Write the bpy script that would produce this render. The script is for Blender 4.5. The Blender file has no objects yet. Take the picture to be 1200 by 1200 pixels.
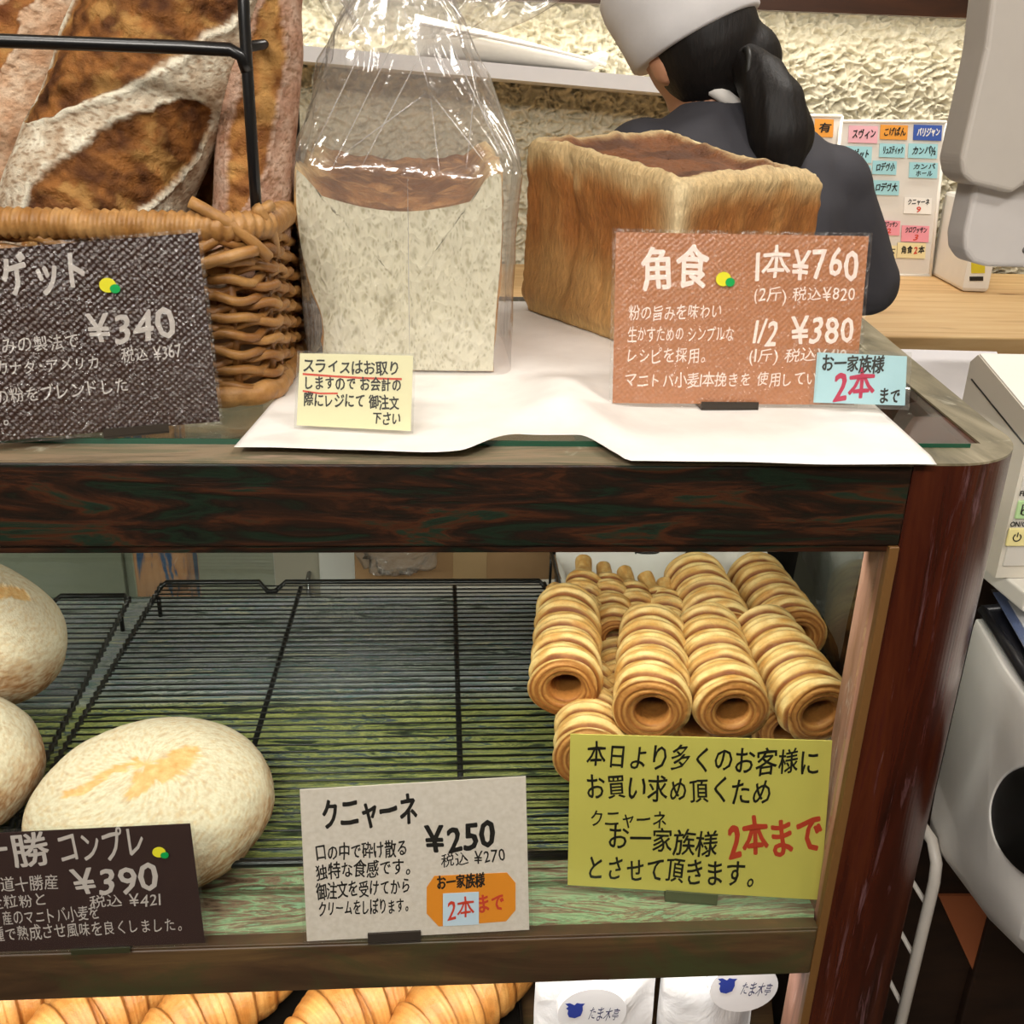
import bpy, bmesh, math, random
import mathutils
from mathutils import Vector, Matrix, noise
random.seed(7)
SC = bpy.context.scene
COL = SC.collection
PI = math.pi
Z0 = 1.2                      # the counter top stands 1.2 m above the floor; coordinates below are relative to it
# ------------------------------------------------------------------ camera, world, lights, exposure
CP, CYW, CR = math.radians(21.79978788), math.radians(4.54274395), math.radians(1.75632577)
FPX = 1150.0
CAM = Vector((0, -0.6, 0.20714715))
_f = Vector((math.sin(CYW)*math.cos(CP), math.cos(CYW)*math.cos(CP), -math.sin(CP)))
_r = Vector((math.cos(CYW), -math.sin(CYW), 0))
_u = _r.cross(_f)
RGT = _r*math.cos(CR) + _u*math.sin(CR)
UPV = -_r*math.sin(CR) + _u*math.cos(CR)
cam = bpy.data.cameras.new('camera')
cam.sensor_width = 36; cam.lens = FPX/1200*36; cam.clip_start = 0.01
camo = bpy.data.objects.new('camera', cam); COL.objects.link(camo)
camo.matrix_world = Matrix(((RGT.x, UPV.x, -_f.x, CAM.x), (RGT.y, UPV.y, -_f.y, CAM.y), (RGT.z, UPV.z, -_f.z, CAM.z+Z0), (0, 0, 0, 1)))
SC.camera = camo
SC.view_settings.view_transform = 'Standard'; SC.view_settings.look = 'None'
SC.view_settings.exposure = 0.22; SC.view_settings.gamma = 1
SC.cycles.max_bounces = 10; SC.cycles.transparent_max_bounces = 24; SC.cycles.use_denoising = True
wd = bpy.data.worlds.new('world'); SC.world = wd; wd.use_nodes = True
wd.node_tree.nodes['Background'].inputs[0].default_value = (1, 0.95, 0.88, 1)
wd.node_tree.nodes['Background'].inputs[1].default_value = 0.1

def area(name, loc, target, power, sx, sy, colr=(1, 0.95, 0.88)):
    l = bpy.data.lights.new(name, 'AREA'); l.shape = 'RECTANGLE'; l.size = sx; l.size_y = sy; l.energy = power; l.color = colr
    o = bpy.data.objects.new(name, l); COL.objects.link(o)
    o.location = Vector(loc)+Vector((0, 0, Z0))
    o.rotation_euler = (Vector(target)-Vector(loc)).to_track_quat('-Z', 'Y').to_euler()
    return o
area('ceiling_lamp', (-0.65, -0.25, 1.36), (-0.2, 0.35, 0), 7, 0.35, 0.35)
area('ceiling_lamp', (0.75, -0.7, 1.36), (0.4, 0.2, -0.3), 15, 0.5, 0.3)
area('ceiling_lamp', (-0.5, -1.7, 1.36), (0, 0.3, -0.4), 62, 1.2, 0.4)
area('ceiling_lamp', (0.9, 0.95, 1.36), (0.9, 1.0, 0), 12, 0.5, 0.3)
area('cove_strip', (0.45, 2.0, 0.47), (0.45, 2.10, 0.0), 7.5, 3.2, 0.03, (1, 0.94, 0.82))
area('case_fill', (-0.4, 0.05, -0.064), (-0.4, 0.50, -0.4), 3.9, 1.4, 0.015)  # added fill light, unseen behind the front beam, to brighten the case interior
area('lower_fill', (-0.4, 0.055, -0.456), (-0.4, 0.18, -0.66), 2.0, 1.4, 0.012)  # second added fill, hidden under the middle shelf, lifts the croissants and bags

# ------------------------------------------------------------------ projecting photo points on real planes
def ray(x, y): return RGT*((x-600)/FPX) - UPV*((y-600)/FPX) + _f
def onz(x, y, z):
    d = ray(x, y); return CAM + d*((z-CAM.z)/d.z)
def ony(x, y, Y):
    d = ray(x, y); return CAM + d*((Y-CAM.y)/d.y)
def onp(x, y, p0, n):
    d = ray(x, y); return CAM + d*((p0-CAM).dot(n)/d.dot(n))

# ------------------------------------------------------------------ materials
def srgb(c):
    if isinstance(c, str):
        c = tuple(int(c[i:i+2], 16)/255 for i in (0, 2, 4))
    return tuple((v/12.92 if v <= 0.04045 else ((v+0.055)/1.055)**2.4) for v in c)
MATS = {}
class NT:
    def __init__(s, name):
        s.m = bpy.data.materials.new(name); s.m.use_nodes = True; s.t = s.m.node_tree
        s.b = s.t.nodes['Principled BSDF']; s.out = s.t.nodes['Material Output']
    def n(s, typ, **kw):
        x = s.t.nodes.new(typ)
        for k, v in kw.items():
            if k in x.inputs: x.inputs[k].default_value = v
            else: setattr(x, k, v)
        return x
    def l(s, a, b): s.t.links.new(a, b)
    def coord(s, scale=(1, 1, 1), kind='Object', rot=(0, 0, 0)):
        tc = s.n('ShaderNodeTexCoord'); mp = s.n('ShaderNodeMapping')
        mp.inputs['Scale'].default_value = scale; mp.inputs['Rotation'].default_value = rot
        s.l(tc.outputs[kind], mp.inputs['Vector']); return mp.outputs[0]
    def noise(s, vec, scale, detail=6, rough=0.6, dist=0.0):
        x = s.n('ShaderNodeTexNoise'); x.inputs['Scale'].default_value = scale; x.inputs['Detail'].default_value = detail
        x.inputs['Roughness'].default_value = rough; x.inputs['Distortion'].default_value = dist
        s.l(vec, x.inputs['Vector']); return x.outputs['Fac']
    def ramp(s, fac, stops, interp='LINEAR'):
        x = s.n('ShaderNodeValToRGB'); cr = x.color_ramp; cr.interpolation = interp
        while len(cr.elements) < len(stops): cr.elements.new(0.5)
        for e, (p, c) in zip(cr.elements, stops):
            e.position = p; e.color = (*srgb(c), 1) if not isinstance(c, (int, float)) else (c, c, c, 1)
        s.l(fac, x.inputs[0]); return x.outputs[0]
    def mix(s, fac, a, b, mode='MIX'):
        x = s.n('ShaderNodeMix'); x.data_type = 'RGBA'; x.blend_type = mode
        for sock, v in ((x.inputs[0], fac), (x.inputs[6], a), (x.inputs[7], b)):
            if isinstance(v, (int, float)): sock.default_value = v
            elif isinstance(v, tuple): sock.default_value = (*v, 1)
            elif isinstance(v, str): sock.default_value = (*srgb(v), 1)
            else: s.l(v, sock)
        return x.outputs[2]
    def bump(s, h, strength=0.3, dist=0.002):
        x = s.n('ShaderNodeBump'); x.inputs['Strength'].default_value = strength; x.inputs['Distance'].default_value = dist
        s.l(h, x.inputs['Height']); s.l(x.outputs[0], s.b.inputs['Normal']); return x.outputs[0]
    def color(s, c):
        if isinstance(c, str): s.b.inputs['Base Color'].default_value = (*srgb(c), 1)
        else: s.l(c, s.b.inputs['Base Color'])
    def set(s, rough=0.5, metal=0.0, spec=0.5):
        s.b.inputs['Roughness'].default_value = rough; s.b.inputs['Metallic'].default_value = metal
        s.b.inputs['Specular IOR Level'].default_value = spec; return s.m
def plain(name, c, rough=0.5, metal=0.0, spec=0.5, var=0.05, nscale=30, bump=0.0):
    if name in MATS: return MATS[name]
    m = NT(name); v = m.coord(); f = m.noise(v, nscale)
    rgb = srgb(c); hi = tuple(min(1, x*(1+var)) for x in rgb); lo = tuple(x*(1-var) for x in rgb)
    m.color(m.mix(f, lo, hi))
    if bump: m.bump(f, bump, 0.001)
    MATS[name] = m.set(rough, metal, spec); return MATS[name]
def streaks(name, stops, scale, nscale=1.0, rough=0.45, detail=8, dist=0.6, bump=0.25, second=None, spec=0.5):
    m = NT(name); v = m.coord(scale); f = m.noise(v, nscale, detail, 0.65, dist)
    c = m.ramp(f, stops)
    if second:
        v2 = m.coord(second[0]); f2 = m.noise(v2, second[1], 8, 0.7, 0.8)
        k = m.ramp(f2, ((second[3], 0.0), (second[4], 1.0))); c = m.mix(k, c, second[2])
    m.color(c); m.bump(f, bump, 0.002); return m.set(rough, 0, spec)
def film(name, tint=(1, 1, 1), rough=0.08, base=0.04, gain=0.6, bumpscale=0, bumpstr=0.2, haze=0.0, hazecol=(0.9, 0.9, 0.88), scale=(1, 1, 1)):
    m = NT(name); t = m.t
    tr = m.n('ShaderNodeBsdfTransparent'); tr.inputs[0].default_value = (*tint, 1)
    gl = m.n('ShaderNodeBsdfGlossy'); gl.inputs['Roughness'].default_value = rough
    lf = m.n('ShaderNodeLayerWeight'); lf.inputs[0].default_value = 0.5
    lw = m.n('ShaderNodeMath', operation='POWER'); lw.inputs[1].default_value = 4.0; m.l(lf.outputs['Facing'], lw.inputs[0])
    ma = m.n('ShaderNodeMath', operation='MULTIPLY_ADD'); ma.inputs[1].default_value = gain; ma.inputs[2].default_value = base
    m.l(lw.outputs[0], ma.inputs[0])
    mx = m.n('ShaderNodeMixShader'); m.l(ma.outputs[0], mx.inputs[0]); 
    if bumpscale:
        v = m.coord(scale); f = m.noise(v, bumpscale, 3, 0.5, 0.5)
        b = m.n('ShaderNodeBump'); b.inputs['Strength'].default_value = bumpstr; b.inputs['Distance'].default_value = 0.004
        m.l(f, b.inputs['Height']); m.l(b.outputs[0], gl.inputs['Normal'])
    first = tr.outputs[0]
    if haze:
        df = m.n('ShaderNodeBsdfTranslucent'); df.inputs[0].default_value = (*hazecol, 1)
        d2 = m.n('ShaderNodeBsdfDiffuse'); d2.inputs[0].default_value = (*hazecol, 1)
        md = m.n('ShaderNodeMixShader'); md.inputs[0].default_value = 0.5; m.l(df.outputs[0], md.inputs[1]); m.l(d2.outputs[0], md.inputs[2])
        mh = m.n('ShaderNodeMixShader'); mh.inputs[0].default_value = haze; m.l(tr.outputs[0], mh.inputs[1]); m.l(md.outputs[0], mh.inputs[2]); first = mh.outputs[0]
    m.l(first, mx.inputs[1]); m.l(gl.outputs[0], mx.inputs[2]); m.l(mx.outputs[0], m.out.inputs['Surface'])
    return m.m
def vcol(name, rough=0.6, nscale=140, var=0.25, bump=0.4, bscale=220, spec=0.3, stretch=(1, 1, 1), dist=0.003):
    m = NT(name); at = m.n('ShaderNodeAttribute'); at.attribute_name = 'col'
    v = m.coord(stretch); f = m.noise(v, nscale, 8, 0.65)
    r = m.ramp(f, ((0.3, 1-var), (0.7, 1.0+0*var)))
    m.color(m.mix(1.0, at.outputs['Color'], r, 'MULTIPLY'))
    m.bump(m.noise(v, bscale, 6, 0.6), bump, dist); return m.set(rough, 0, spec)

# ------------------------------------------------------------------ mesh building
class MB:
    def __init__(s): s.v = []; s.f = []; s.c = None; s.sm = []
    def add(s, vs, fs, smooth=False):
        o = len(s.v); s.v += [Vector(p) for p in vs]; s.f += [tuple(i+o for i in f) for f in fs]; s.sm += [smooth]*len(fs); return s
    def box(s, x0, x1, y0, y1, z0, z1, bev=0.0, M=None):
        bm = bmesh.new(); bmesh.ops.create_cube(bm, size=1)
        for v in bm.verts: v.co = Vector(((x0+x1)/2+v.co.x*(x1-x0), (y0+y1)/2+v.co.y*(y1-y0), (z0+z1)/2+v.co.z*(z1-z0)))
        if bev: bmesh.ops.bevel(bm, geom=bm.edges[:], offset=bev, segments=3, affect='EDGES', profile=0.5)
        return s.bm(bm, M)
    def bm(s, bm, M=None):
        bm.verts.index_update()
        s.add([(M @ v.co if M else v.co.copy()) for v in bm.verts], [[v.index for v in f.verts] for f in bm.faces]); bm.free(); return s
    def prism(s, poly, z0, z1, bev=0.0, smooth=False):
        n = len(poly); bm = bmesh.new()
        b = [bm.verts.new((p[0], p[1], z0)) for p in poly]; t = [bm.verts.new((p[0], p[1], z1)) for p in poly]
        bm.faces.new(b[::-1]); bm.faces.new(t)
        for i in range(n): bm.faces.new((b[i], b[(i+1) % n], t[(i+1) % n], t[i]))
        bmesh.ops.recalc_face_normals(bm, faces=bm.faces[:])
        if bev: bmesh.ops.bevel(bm, geom=[e for e in bm.edges if abs(e.verts[0].co.z-e.verts[1].co.z) < 1e-6], offset=bev, segments=2, affect='EDGES', profile=0.5)
        return s.bm(bm)
    def tube(s, pts, rad, n=8, closed=False, cap=True, flat=1.0):
        pts = [Vector(p) for p in pts]; N = len(pts); rings = []
        R = rad if callable(rad) else (lambda t: rad)
        prev = None
        for i, p in enumerate(pts):
            if closed: tg = pts[(i+1) % N]-pts[i-1]
            else: tg = pts[min(i+1, N-1)]-pts[max(i-1, 0)]
            tg.normalize()
            if prev is None:
                a = Vector((0, 0, 1)) if abs(tg.z) < 0.9 else Vector((1, 0, 0)); a = (a-tg*a.dot(tg)).normalized()
            else: a = (prev-tg*prev.dot(tg)).normalized()
            prev = a; b = tg.cross(a); r = R(i/max(1, N-1))
            rings.append([p+(a*math.cos(2*PI*k/n)*flat+b*math.sin(2*PI*k/n))*r for k in range(n)])
        return s.loft(rings, closed, cap)
    def loft(s, rings, closed=False, cap=True, smooth=True, wrap=True):
        n = len(rings[0]); N = len(rings); vs = [v for r in rings for v in r]; fs = []
        for i in range(N if closed else N-1):
            j = (i+1) % N
            for k in range(n if wrap else n-1):
                k2 = (k+1) % n; fs.append((i*n+k, i*n+k2, j*n+k2, j*n+k))
        if cap and not closed and wrap: fs.append(tuple(range(n))[::-1]); fs.append(tuple((N-1)*n+k for k in range(n)))
        return s.add(vs, fs, smooth)
    def ball(s, c, rx, ry=None, rz=None, M=None, nu=20, nv=12):
        ry = rx if ry is None else ry; rz = rx if rz is None else rz; c = Vector(c); rings = []
        for i in range(nv+1):
            ph = -PI/2+PI*i/nv; rr = max(math.cos(ph), 1e-4)
            ring = [Vector((rx*rr*math.cos(2*PI*k/nu), ry*rr*math.sin(2*PI*k/nu), rz*math.sin(ph))) for k in range(nu)]
            rings.append([c+(M @ p if M else p) for p in ring])
        return s.loft(rings)
    def build(s, name, m, parent=None, loc=None, smooth=None, **tags):
        o0 = Vector(parent.get('_o', (0, 0, 0))) if parent else (Vector(loc) if loc is not None else Vector((0, 0, 0)))
        me = bpy.data.meshes.new(name); me.from_pydata([v-o0 for v in s.v], [], s.f)
        me.polygons.foreach_set('use_smooth', s.sm if smooth is None else [smooth]*len(s.f))
        if s.c is not None:
            a = me.color_attributes.new('col', 'FLOAT_COLOR', 'POINT')
            a.data.foreach_set('color', [x for c in s.c for x in (*srgb(c), 1.0)])
        me.update(); o = bpy.data.objects.new(name, me); COL.objects.link(o)
        if m: me.materials.append(m)
        if parent: o.parent = parent
        else: o.location = o0+Vector((0, 0, Z0))
        o['_o'] = tuple(o0); tag(o, **tags); return o
def tag(o, label=None, cat=None, group=None, kind=None):
    if label: o['label'] = label
    if cat: o['category'] = cat
    if group: o['group'] = group
    if kind: o['kind'] = kind
    return o
def thing(name, label, cat, loc, group=None):
    o = bpy.data.objects.new(name, None); COL.objects.link(o); o.empty_display_size = 0.02
    o.location = Vector(loc)+Vector((0, 0, Z0)); o['_o'] = tuple(loc); return tag(o, label, cat, group)
def remesh(mb, voxel, smooth=4):
    me = bpy.data.meshes.new('t'); me.from_pydata(mb.v, [], mb.f); o = bpy.data.objects.new('t', me); COL.objects.link(o)
    r = o.modifiers.new('r', 'REMESH'); r.mode = 'VOXEL'; r.voxel_size = voxel
    if smooth: q = o.modifiers.new('s', 'SMOOTH'); q.factor = 0.5; q.iterations = smooth
    dg = bpy.context.evaluated_depsgraph_get(); e = bpy.data.meshes.new_from_object(o.evaluated_get(dg))
    out = MB(); out.add([v.co.copy() for v in e.vertices], [tuple(p.vertices) for p in e.polygons], True)
    bpy.data.objects.remove(o); bpy.data.meshes.remove(e); bpy.data.meshes.remove(me); return out
def lerp(a, b, t): return a+(b-a)*t
def cl(x, a=0.0, b=1.0): return max(a, min(b, x))
def sst(a, b, x):
    t = cl((x-a)/(b-a)); return t*t*(3-2*t)
def cmix(a, b, t):
    a = hexc(a); b = hexc(b); t = cl(t); return tuple(a[i]+(b[i]-a[i])*t for i in range(3))
def hexc(c): return tuple(int(c[i:i+2], 16)/255 for i in (0, 2, 4)) if isinstance(c, str) else c
def nz(p, s, o=0): return noise.noise(Vector(p)*s+Vector((o*7.3, o*3.1, o*1.7)))
def fbm(p, s, o=0): return noise.fractal(Vector(p)*s+Vector((o*7.3, o*3.1, o*1.7)), 0.8, 2.0, 4)

# common materials
M_BLACKMETAL = plain('black coated wire', '0e0e10', 0.3, 0.0, 0.6)
M_WHITE = plain('white plastic', 'e9e6e0', 0.4)
M_INK = plain('black ink', '15130f', 0.5, var=0.0)
M_RED = plain('red ink', 'c8402a', 0.5, var=0.0)
M_CRIMSON = plain('crimson ink', 'b5224a', 0.5, var=0.0)
M_CHALK = plain('white ink', 'dcdad4', 0.6, var=0.05, nscale=900)
M_GREYINK = plain('pale grey ink', 'b9b2ac', 0.6, var=0.05, nscale=900)
M_PINKINK = plain('pale pink ink', 'f0dcd2', 0.6, var=0.05, nscale=900)
M_YEL = plain('emblem yellow', 'd8d22f', 0.4); M_GRN = plain('emblem green', '0f9a4a', 0.4)

# ------------------------------------------------------------------ the room
def struct(name, mb, m): return mb.build(name, m, kind='structure')
M_PLASTER = plain('cream plaster', 'd8cdb8', 0.9, nscale=4, bump=0.1)
m = NT('floor tile'); v = m.coord(); f = m.noise(v, 3); m.color(m.ramp(f, ((0.3, '2a211b'), (0.7, '4a3a2e')))); M_FLOOR = m.set(0.5)
struct('floor', MB().box(-3, 3, -3, 2.3, -1.25, -1.2), M_FLOOR)
struct('ceiling', MB().box(-3, 3, -3, 2.3, 1.4, 1.45), M_PLASTER)
struct('wall_left', MB().box(-3.05, -3, -3, 2.3, -1.2, 1.4), M_PLASTER)
struct('wall_right', MB().box(3, 3.05, -3, 2.3, -1.2, 1.4), M_PLASTER)
struct('wall_front', MB().box(-3, 3, -3.05, -3, -1.2, 1.4), M_PLASTER)
# rough trowelled stucco on the rear wall
WY = 2.16
def stucco(x, z):
    p = Vector((x*40, 0, z*52)); w = noise.noise_vector(p*0.6)*0.9
    a = 1-abs(noise.noise(p+w)); b = 1-abs(noise.noise((p+w*1.5)*2.1+Vector((9, 4, 2))))
    return (max(0, a-0.55)*1.5+max(0, b-0.5)*0.9)*0.030
mb = MB(); nx, nzz = 760, 260; X0, X1, ZA, ZB = -0.9, 1.8, -0.17, 0.62
vs = []
for j in range(nzz+1):
    for i in range(nx+1):
        x = lerp(X0, X1, i/nx); z = lerp(ZA, ZB, j/nzz); vs.append((x, WY-stucco(x, z), z))
fs = [(j*(nx+1)+i, j*(nx+1)+i+1, (j+1)*(nx+1)+i+1, (j+1)*(nx+1)+i) for j in range(nzz) for i in range(nx)]
mb.add(vs, fs, True)
mb.box(-3, 3, WY+0.005, WY+0.1, -1.2, 1.4)
m = NT('stucco'); v = m.coord(); f = m.noise(v, 60, 5, 0.6); m.color(m.ramp(f, ((0.3, 'c2bba4'), (0.7, 'dcd5c0')))); m.bump(f, 0.5, 0.004)
M_STUCCO = m.set(0.85, 0, 0.2)
struct('wall_back', mb, M_STUCCO)
# brown fascia board over the cove strip
M_DARKWOOD = streaks('dark brown wood', ((0.3, '2c1608'), (0.7, '4a2812')), (1, 8, 8), 3, 0.45)
struct('trim_1', MB().box(-2.5, 2.9, 1.93, 1.96, 0.462, 0.62), M_DARKWOOD)
struct('trim_2', MB().box(-2.5, 2.9, 1.96, 2.13, 0.60, 0.62), M_DARKWOOD)

# ------------------------------------------------------------------ wall shelf with a white tray
sh = thing('wall_shelf', 'white shelf on the rough stucco wall behind the loaves', 'shelf', (0.0, 2.13, 0.31))
def sz(x): return 0.334-0.05*(x-0.09)      # the shelf hangs a little out of level
MB().loft([[(x, 1.93, sz(x)-0.036), (x, 1.93, sz(x)-0.003), (x, 2.135, sz(x)-0.003), (x, 2.135, sz(x)-0.036)] for x in (-0.9, 0.75)], smooth=False).build('board', plain('shelf white', 'd9d8da', 0.4), sh)
for bx in (-0.6, 0.6):
    MB().prism([(bx-.008, 1.98), (bx+.008, 1.98), (bx+.008, 2.14), (bx-.008, 2.14)], sz(bx)-0.07, sz(bx)-0.036).build('bracket', M_WHITE, sh)
tr = thing('serving_tray', 'white oblong plastic tray with upturned lip lying on the wall shelf', 'tray', (0.2, 2.0, 0.335))
rings = []
for i in range(33):
    t = i/32; x = lerp(-0.06, 0.405, t); z = sz(x)
    top = 0.075*(1-t)**0.8+0.018+0.030*sst(0.86, 1.0, t); bot = 0.0+0.025*sst(0.9, 1.0, t)
    w = 0.075*(1-0.5*t**3)
    rings.append([(x, 2.03+w*math.cos(a)*1.0, z+0.0+bot+(top-bot)*(0.5+0.5*math.sin(a))) for a in [2*PI*k/20 for k in range(20)]])
MB().loft(rings).build('body', plain('tray white', 'ece7dc', 0.35), tr)
MB().tube([(lerp(-0.06, 0.40, i/20), 1.952+0.037*(i/20)**3, sz(lerp(-0.06, .40, i/20))+0.018+0.055*(1-i/20)**0.8*0.9) for i in range(21)], 0.004, 6).build('rim', M_WHITE, tr)

# ------------------------------------------------------------------ rear work counter
CZ = -0.157
m = NT('pine worktop'); v = m.coord((0.7, 9, 9)); f = m.noise(v, 2.2, 8, 0.6, 1.2); c = m.ramp(f, ((0.25, 'b58a55'), (0.5, 'd9b27c'), (0.75, 'e6c894')))
v2 = m.coord((5, 9, 5)); f2 = m.noise(v2, 1.1, 2, 0.4); k = m.ramp(f2, ((0.26, 1.0), (0.33, 0.0))); c = m.mix(k, c, '8a5a2a')
m.color(c); m.bump(f, 0.1, 0.001); M_PINE = m.set(0.5)
rc = thing('work_counter', 'pale pine worktop along the stucco wall behind the person', 'counter', (0.5, 1.68, -1.2))
MB().box(-1.2, 2.2, 1.215, 2.118, CZ-0.045, CZ, 0.004).build('worktop', M_PINE, rc)
M_CAB = plain('grey cream panel', 'a9a595', 0.5, nscale=3)
MB().box(-1.2, 2.2, 1.27, 2.11, -1.2, CZ-0.045).build('cabinet', M_CAB, rc)
for i in range(6):
    d = MB().box(-1.18+i*0.56, -0.64+i*0.56, 1.25, 1.27, -1.1, CZ-0.06, 0.004).build('door', M_CAB, rc)
    MB().tube([(-0.7+i*.56, 1.25, -0.32), (-0.7+i*.56, 1.225, -0.32), (-0.7+i*.56, 1.225, -0.44), (-0.7+i*.56, 1.25, -0.44)], 0.005, 6).build('handle', plain('steel', '9a9a9a', 0.3, 1.0), d)

# ------------------------------------------------------------------ the display case
dc = thing('display_case', 'weathered red brown and green painted wooden bakery display case with glass top', 'display case', (-0.3, 0.3, -1.2))
M_BEAM = streaks('weathered dark brown and green paint', ((0.28, '080402'), (0.38, '0f2013'), (0.44, '120b05'), (0.51, '261308'), (0.56, '3e1e0c'), (0.62, '10261a'), (0.70, '1e1007'), (0.78, '143a2c')), (4.5, 20, 30), 2.0, 0.4, 10, 0.9, 0.35)
M_POST = streaks('weathered red brown paint', ((0.30, '1e0a05'), (0.45, '3a150b'), (0.58, '4a200f'), (0.68, '3c1512'), (0.80, '62443e')), (26, 26, 1.8), 1.6, 0.25, 10, 0.5, 0.3, ((34, 34, 3.0), 2.6, '715356', 0.58, 0.72))
M_POSTIN = streaks('faded pink brown paint', ((0.32, '5f4738'), (0.45, '8d6450'), (0.58, 'a57a68'), (0.72, '776c54')), (26, 26, 2.2), 1.5, 0.5, 10, 0.5, 0.3, ((30, 30, 2.0), 3.0, 'd9cfc4', 0.60, 0.70))
M_TOPW = streaks('worn top paint', ((0.30, '5c5340'), (0.45, '8d7a63'), (0.55, '6f6a54'), (0.70, 'a88f7c')), (2.4, 14, 14), 2.2, 0.4, 8, 1.2, 0.2, ((14, 14, 14), 2.0, 'b9b6a2', 0.62, 0.74))
M_RAILW = streaks('worn olive end rail', ((0.30, '4d4836'), (0.5, '787058'), (0.70, '9a9078')), (14, 3, 14), 2.2, 0.4, 8, 1.2, 0.2, ((9, 9, 14), 2.6, 'bdbaa6', 0.60, 0.74))
M_LOW = streaks('dusty brown paint', ((0.30, '2b1d10'), (0.5, '4c3722'), (0.70, '68502f')), (2, 10, 12), 2.0, 0.5, 8, 0.8, 0.25, ((5, 9, 9), 1.3, '3c3f22', 0.50, 0.66))
BH = 0.0585
ang = 0.17
def ex(y, x0): return x0+ang*y
beam = MB().box(-1.3, 0.316, 0.0, 0.033, -BH, -0.001, 0.0015).build('front_beam', M_BEAM, dc)
MB().box(-1.3, 0.33, 0.0005, 0.045, -0.0009, 0.0008).build('top_strip', M_TOPW, dc)
MB().box(-1.3, 0.316, 0.003, 0.03, -BH-0.006, -BH, 0.001).build('bottom_molding', M_BEAM, dc)
# rounded corner post
arc = [(0.345, 0.0)]
for i in range(1, 33):
    t = i/32; a = -PI/2+t*(PI/2-0.17)
    arc.append((0.345+0.074*math.cos(a)*1.0 if False else 0.345+0.0735*(math.sin(t*(PI/2))), 0.085*(1-math.cos(t*(PI/2)))))
plan = [(0.316, 0.0)]+arc+[(0.424, 0.115), (0.37, 0.118), (0.322, 0.045)]
MB().prism(plan, -1.2, 0.0).build('corner_post', M_POST, dc)
MB().box(0.3140, 0.3168, 0.004, 0.0455, -1.2, -BH-0.001, 0.001).build('post_lining', M_POSTIN, dc)
MB().box(0.3095, 0.3168, -0.001, 0.006, -1.2, -BH-0.0005, 0.001).build('glazing_bead', plain('bead brown', '6b4a24', 0.5), dc)
# end rail over the slanted end, with the groove beside the glass
MB().prism([(0.345, 0.0)]+arc[1:]+[(0.424, 0.115), (ex(0.62, 0.408), 0.62), (ex(0.62, 0.362), 0.62), (ex(0.045, 0.378), 0.045), (0.33, 0.045), (0.33, 0.0)], 0.0, 0.0016).build('end_rail', M_RAILW, dc)
MB().prism([(0.425, 0.118), (ex(0.62, 0.408), 0.62), (ex(0.62, 0.366), 0.62), (0.385, 0.118)], -BH, -0.0005).build('end_beam', M_BEAM, dc)
M_GLASS = film('clear glass', (0.93, 0.965, 0.945), 0.015, 0.02, 1.1)
M_GLASSE = film('end pane glass', (0.95, 0.97, 0.955), 0.02, 0.02, 0.35)
gp = [(-1.3, 0.0355), (0.3725, 0.0355), (ex(0.595, 0.366), 0.595), (-1.3, 0.595)]
MB().prism(gp, -0.006, 0.0046).build('glass_top', M_GLASS, dc)
M_GEDGE = plain('glass edge green', '0d4632', 0.15, 0, 0.8)
MB().box(-1.3, 0.3725, 0.0345, 0.0355, 0.0008, 0.0046).build('glass_edge', M_GEDGE, dc)
TOP = 0.0048
# shelf board inside: painted bands, yellow-green in front and slate behind
m = NT('painted shelf board'); tc = m.coord((1, 1, 1)); sx = m.n('ShaderNodeSeparateXYZ'); m.l(tc, sx.inputs[0])
v = m.coord((3.2, 24, 10)); f = m.noise(v, 2.4, 9, 0.7, 1.2); v2 = m.coord((3, 30, 10)); f2 = m.noise(v2, 3.0, 9, 0.7, 0.6)
front = m.ramp(f, ((0.36, '4a3626'), (0.44, '8a705c'), (0.47, '6f8a66'), (0.50, '95ad84'), (0.53, '8a745e'), (0.57, '6b5a46'), (0.60, '86ab86'), (0.68, '7d6a54')))
yel = m.ramp(f, ((0.38, '1c2418'), (0.43, '4a5a38'), (0.46, 'a4a658'), (0.485, '3c4c30'), (0.51, 'b0b068'), (0.54, '4c6040'), (0.57, '2c385c'), (0.60, '98a060'), (0.66, '283424')))
slate = m.ramp(f, ((0.38, '2c3634'), (0.43, '728078'), (0.46, 'b4b6b0'), (0.49, '55645f'), (0.52, 'a9a4b0'), (0.55, '3f6c68'), (0.58, '868c86'), (0.62, 'bcb89e'), (0.68, '424c4a')))
mr = m.n('ShaderNodeMath', operation='MULTIPLY_ADD'); mr.inputs[1].default_value = 0.10; m.l(f2, mr.inputs[0]); m.l(sx.outputs[1], mr.inputs[2])
def band(a, b):
    x = m.n('ShaderNodeMapRange'); x.inputs['From Min'].default_value = a; x.inputs['From Max'].default_value = b; m.l(mr.outputs[0], x.inputs['Value']); return x.outputs[0]
c = m.mix(band(-0.165, -0.150), front, yel); c = m.mix(band(0.085, 0.115), c, slate)
m.color(c); m.bump(f, 0.3, 0.002); M_BOARD = m.set(0.4)
SZ = -0.4014
MB().prism([(-1.3, 0.012), (0.3105, 0.012), (0.33, 0.06), (ex(0.61, 0.36), 0.61), (-1.3, 0.61)], SZ-0.02, SZ).build('shelf_board', M_BOARD, dc)
MB().box(-1.3, 0.3100, 0.0, 0.030, SZ-0.049, SZ-0.0015, 0.002).build('lower_beam', M_LOW, dc)
MB().box(-1.3, 0.3100, 0.0005, 0.012, SZ-0.0015, SZ+0.001, 0.0005).build('shelf_lip', M_LOW, dc)
LZ = -0.655
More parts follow.
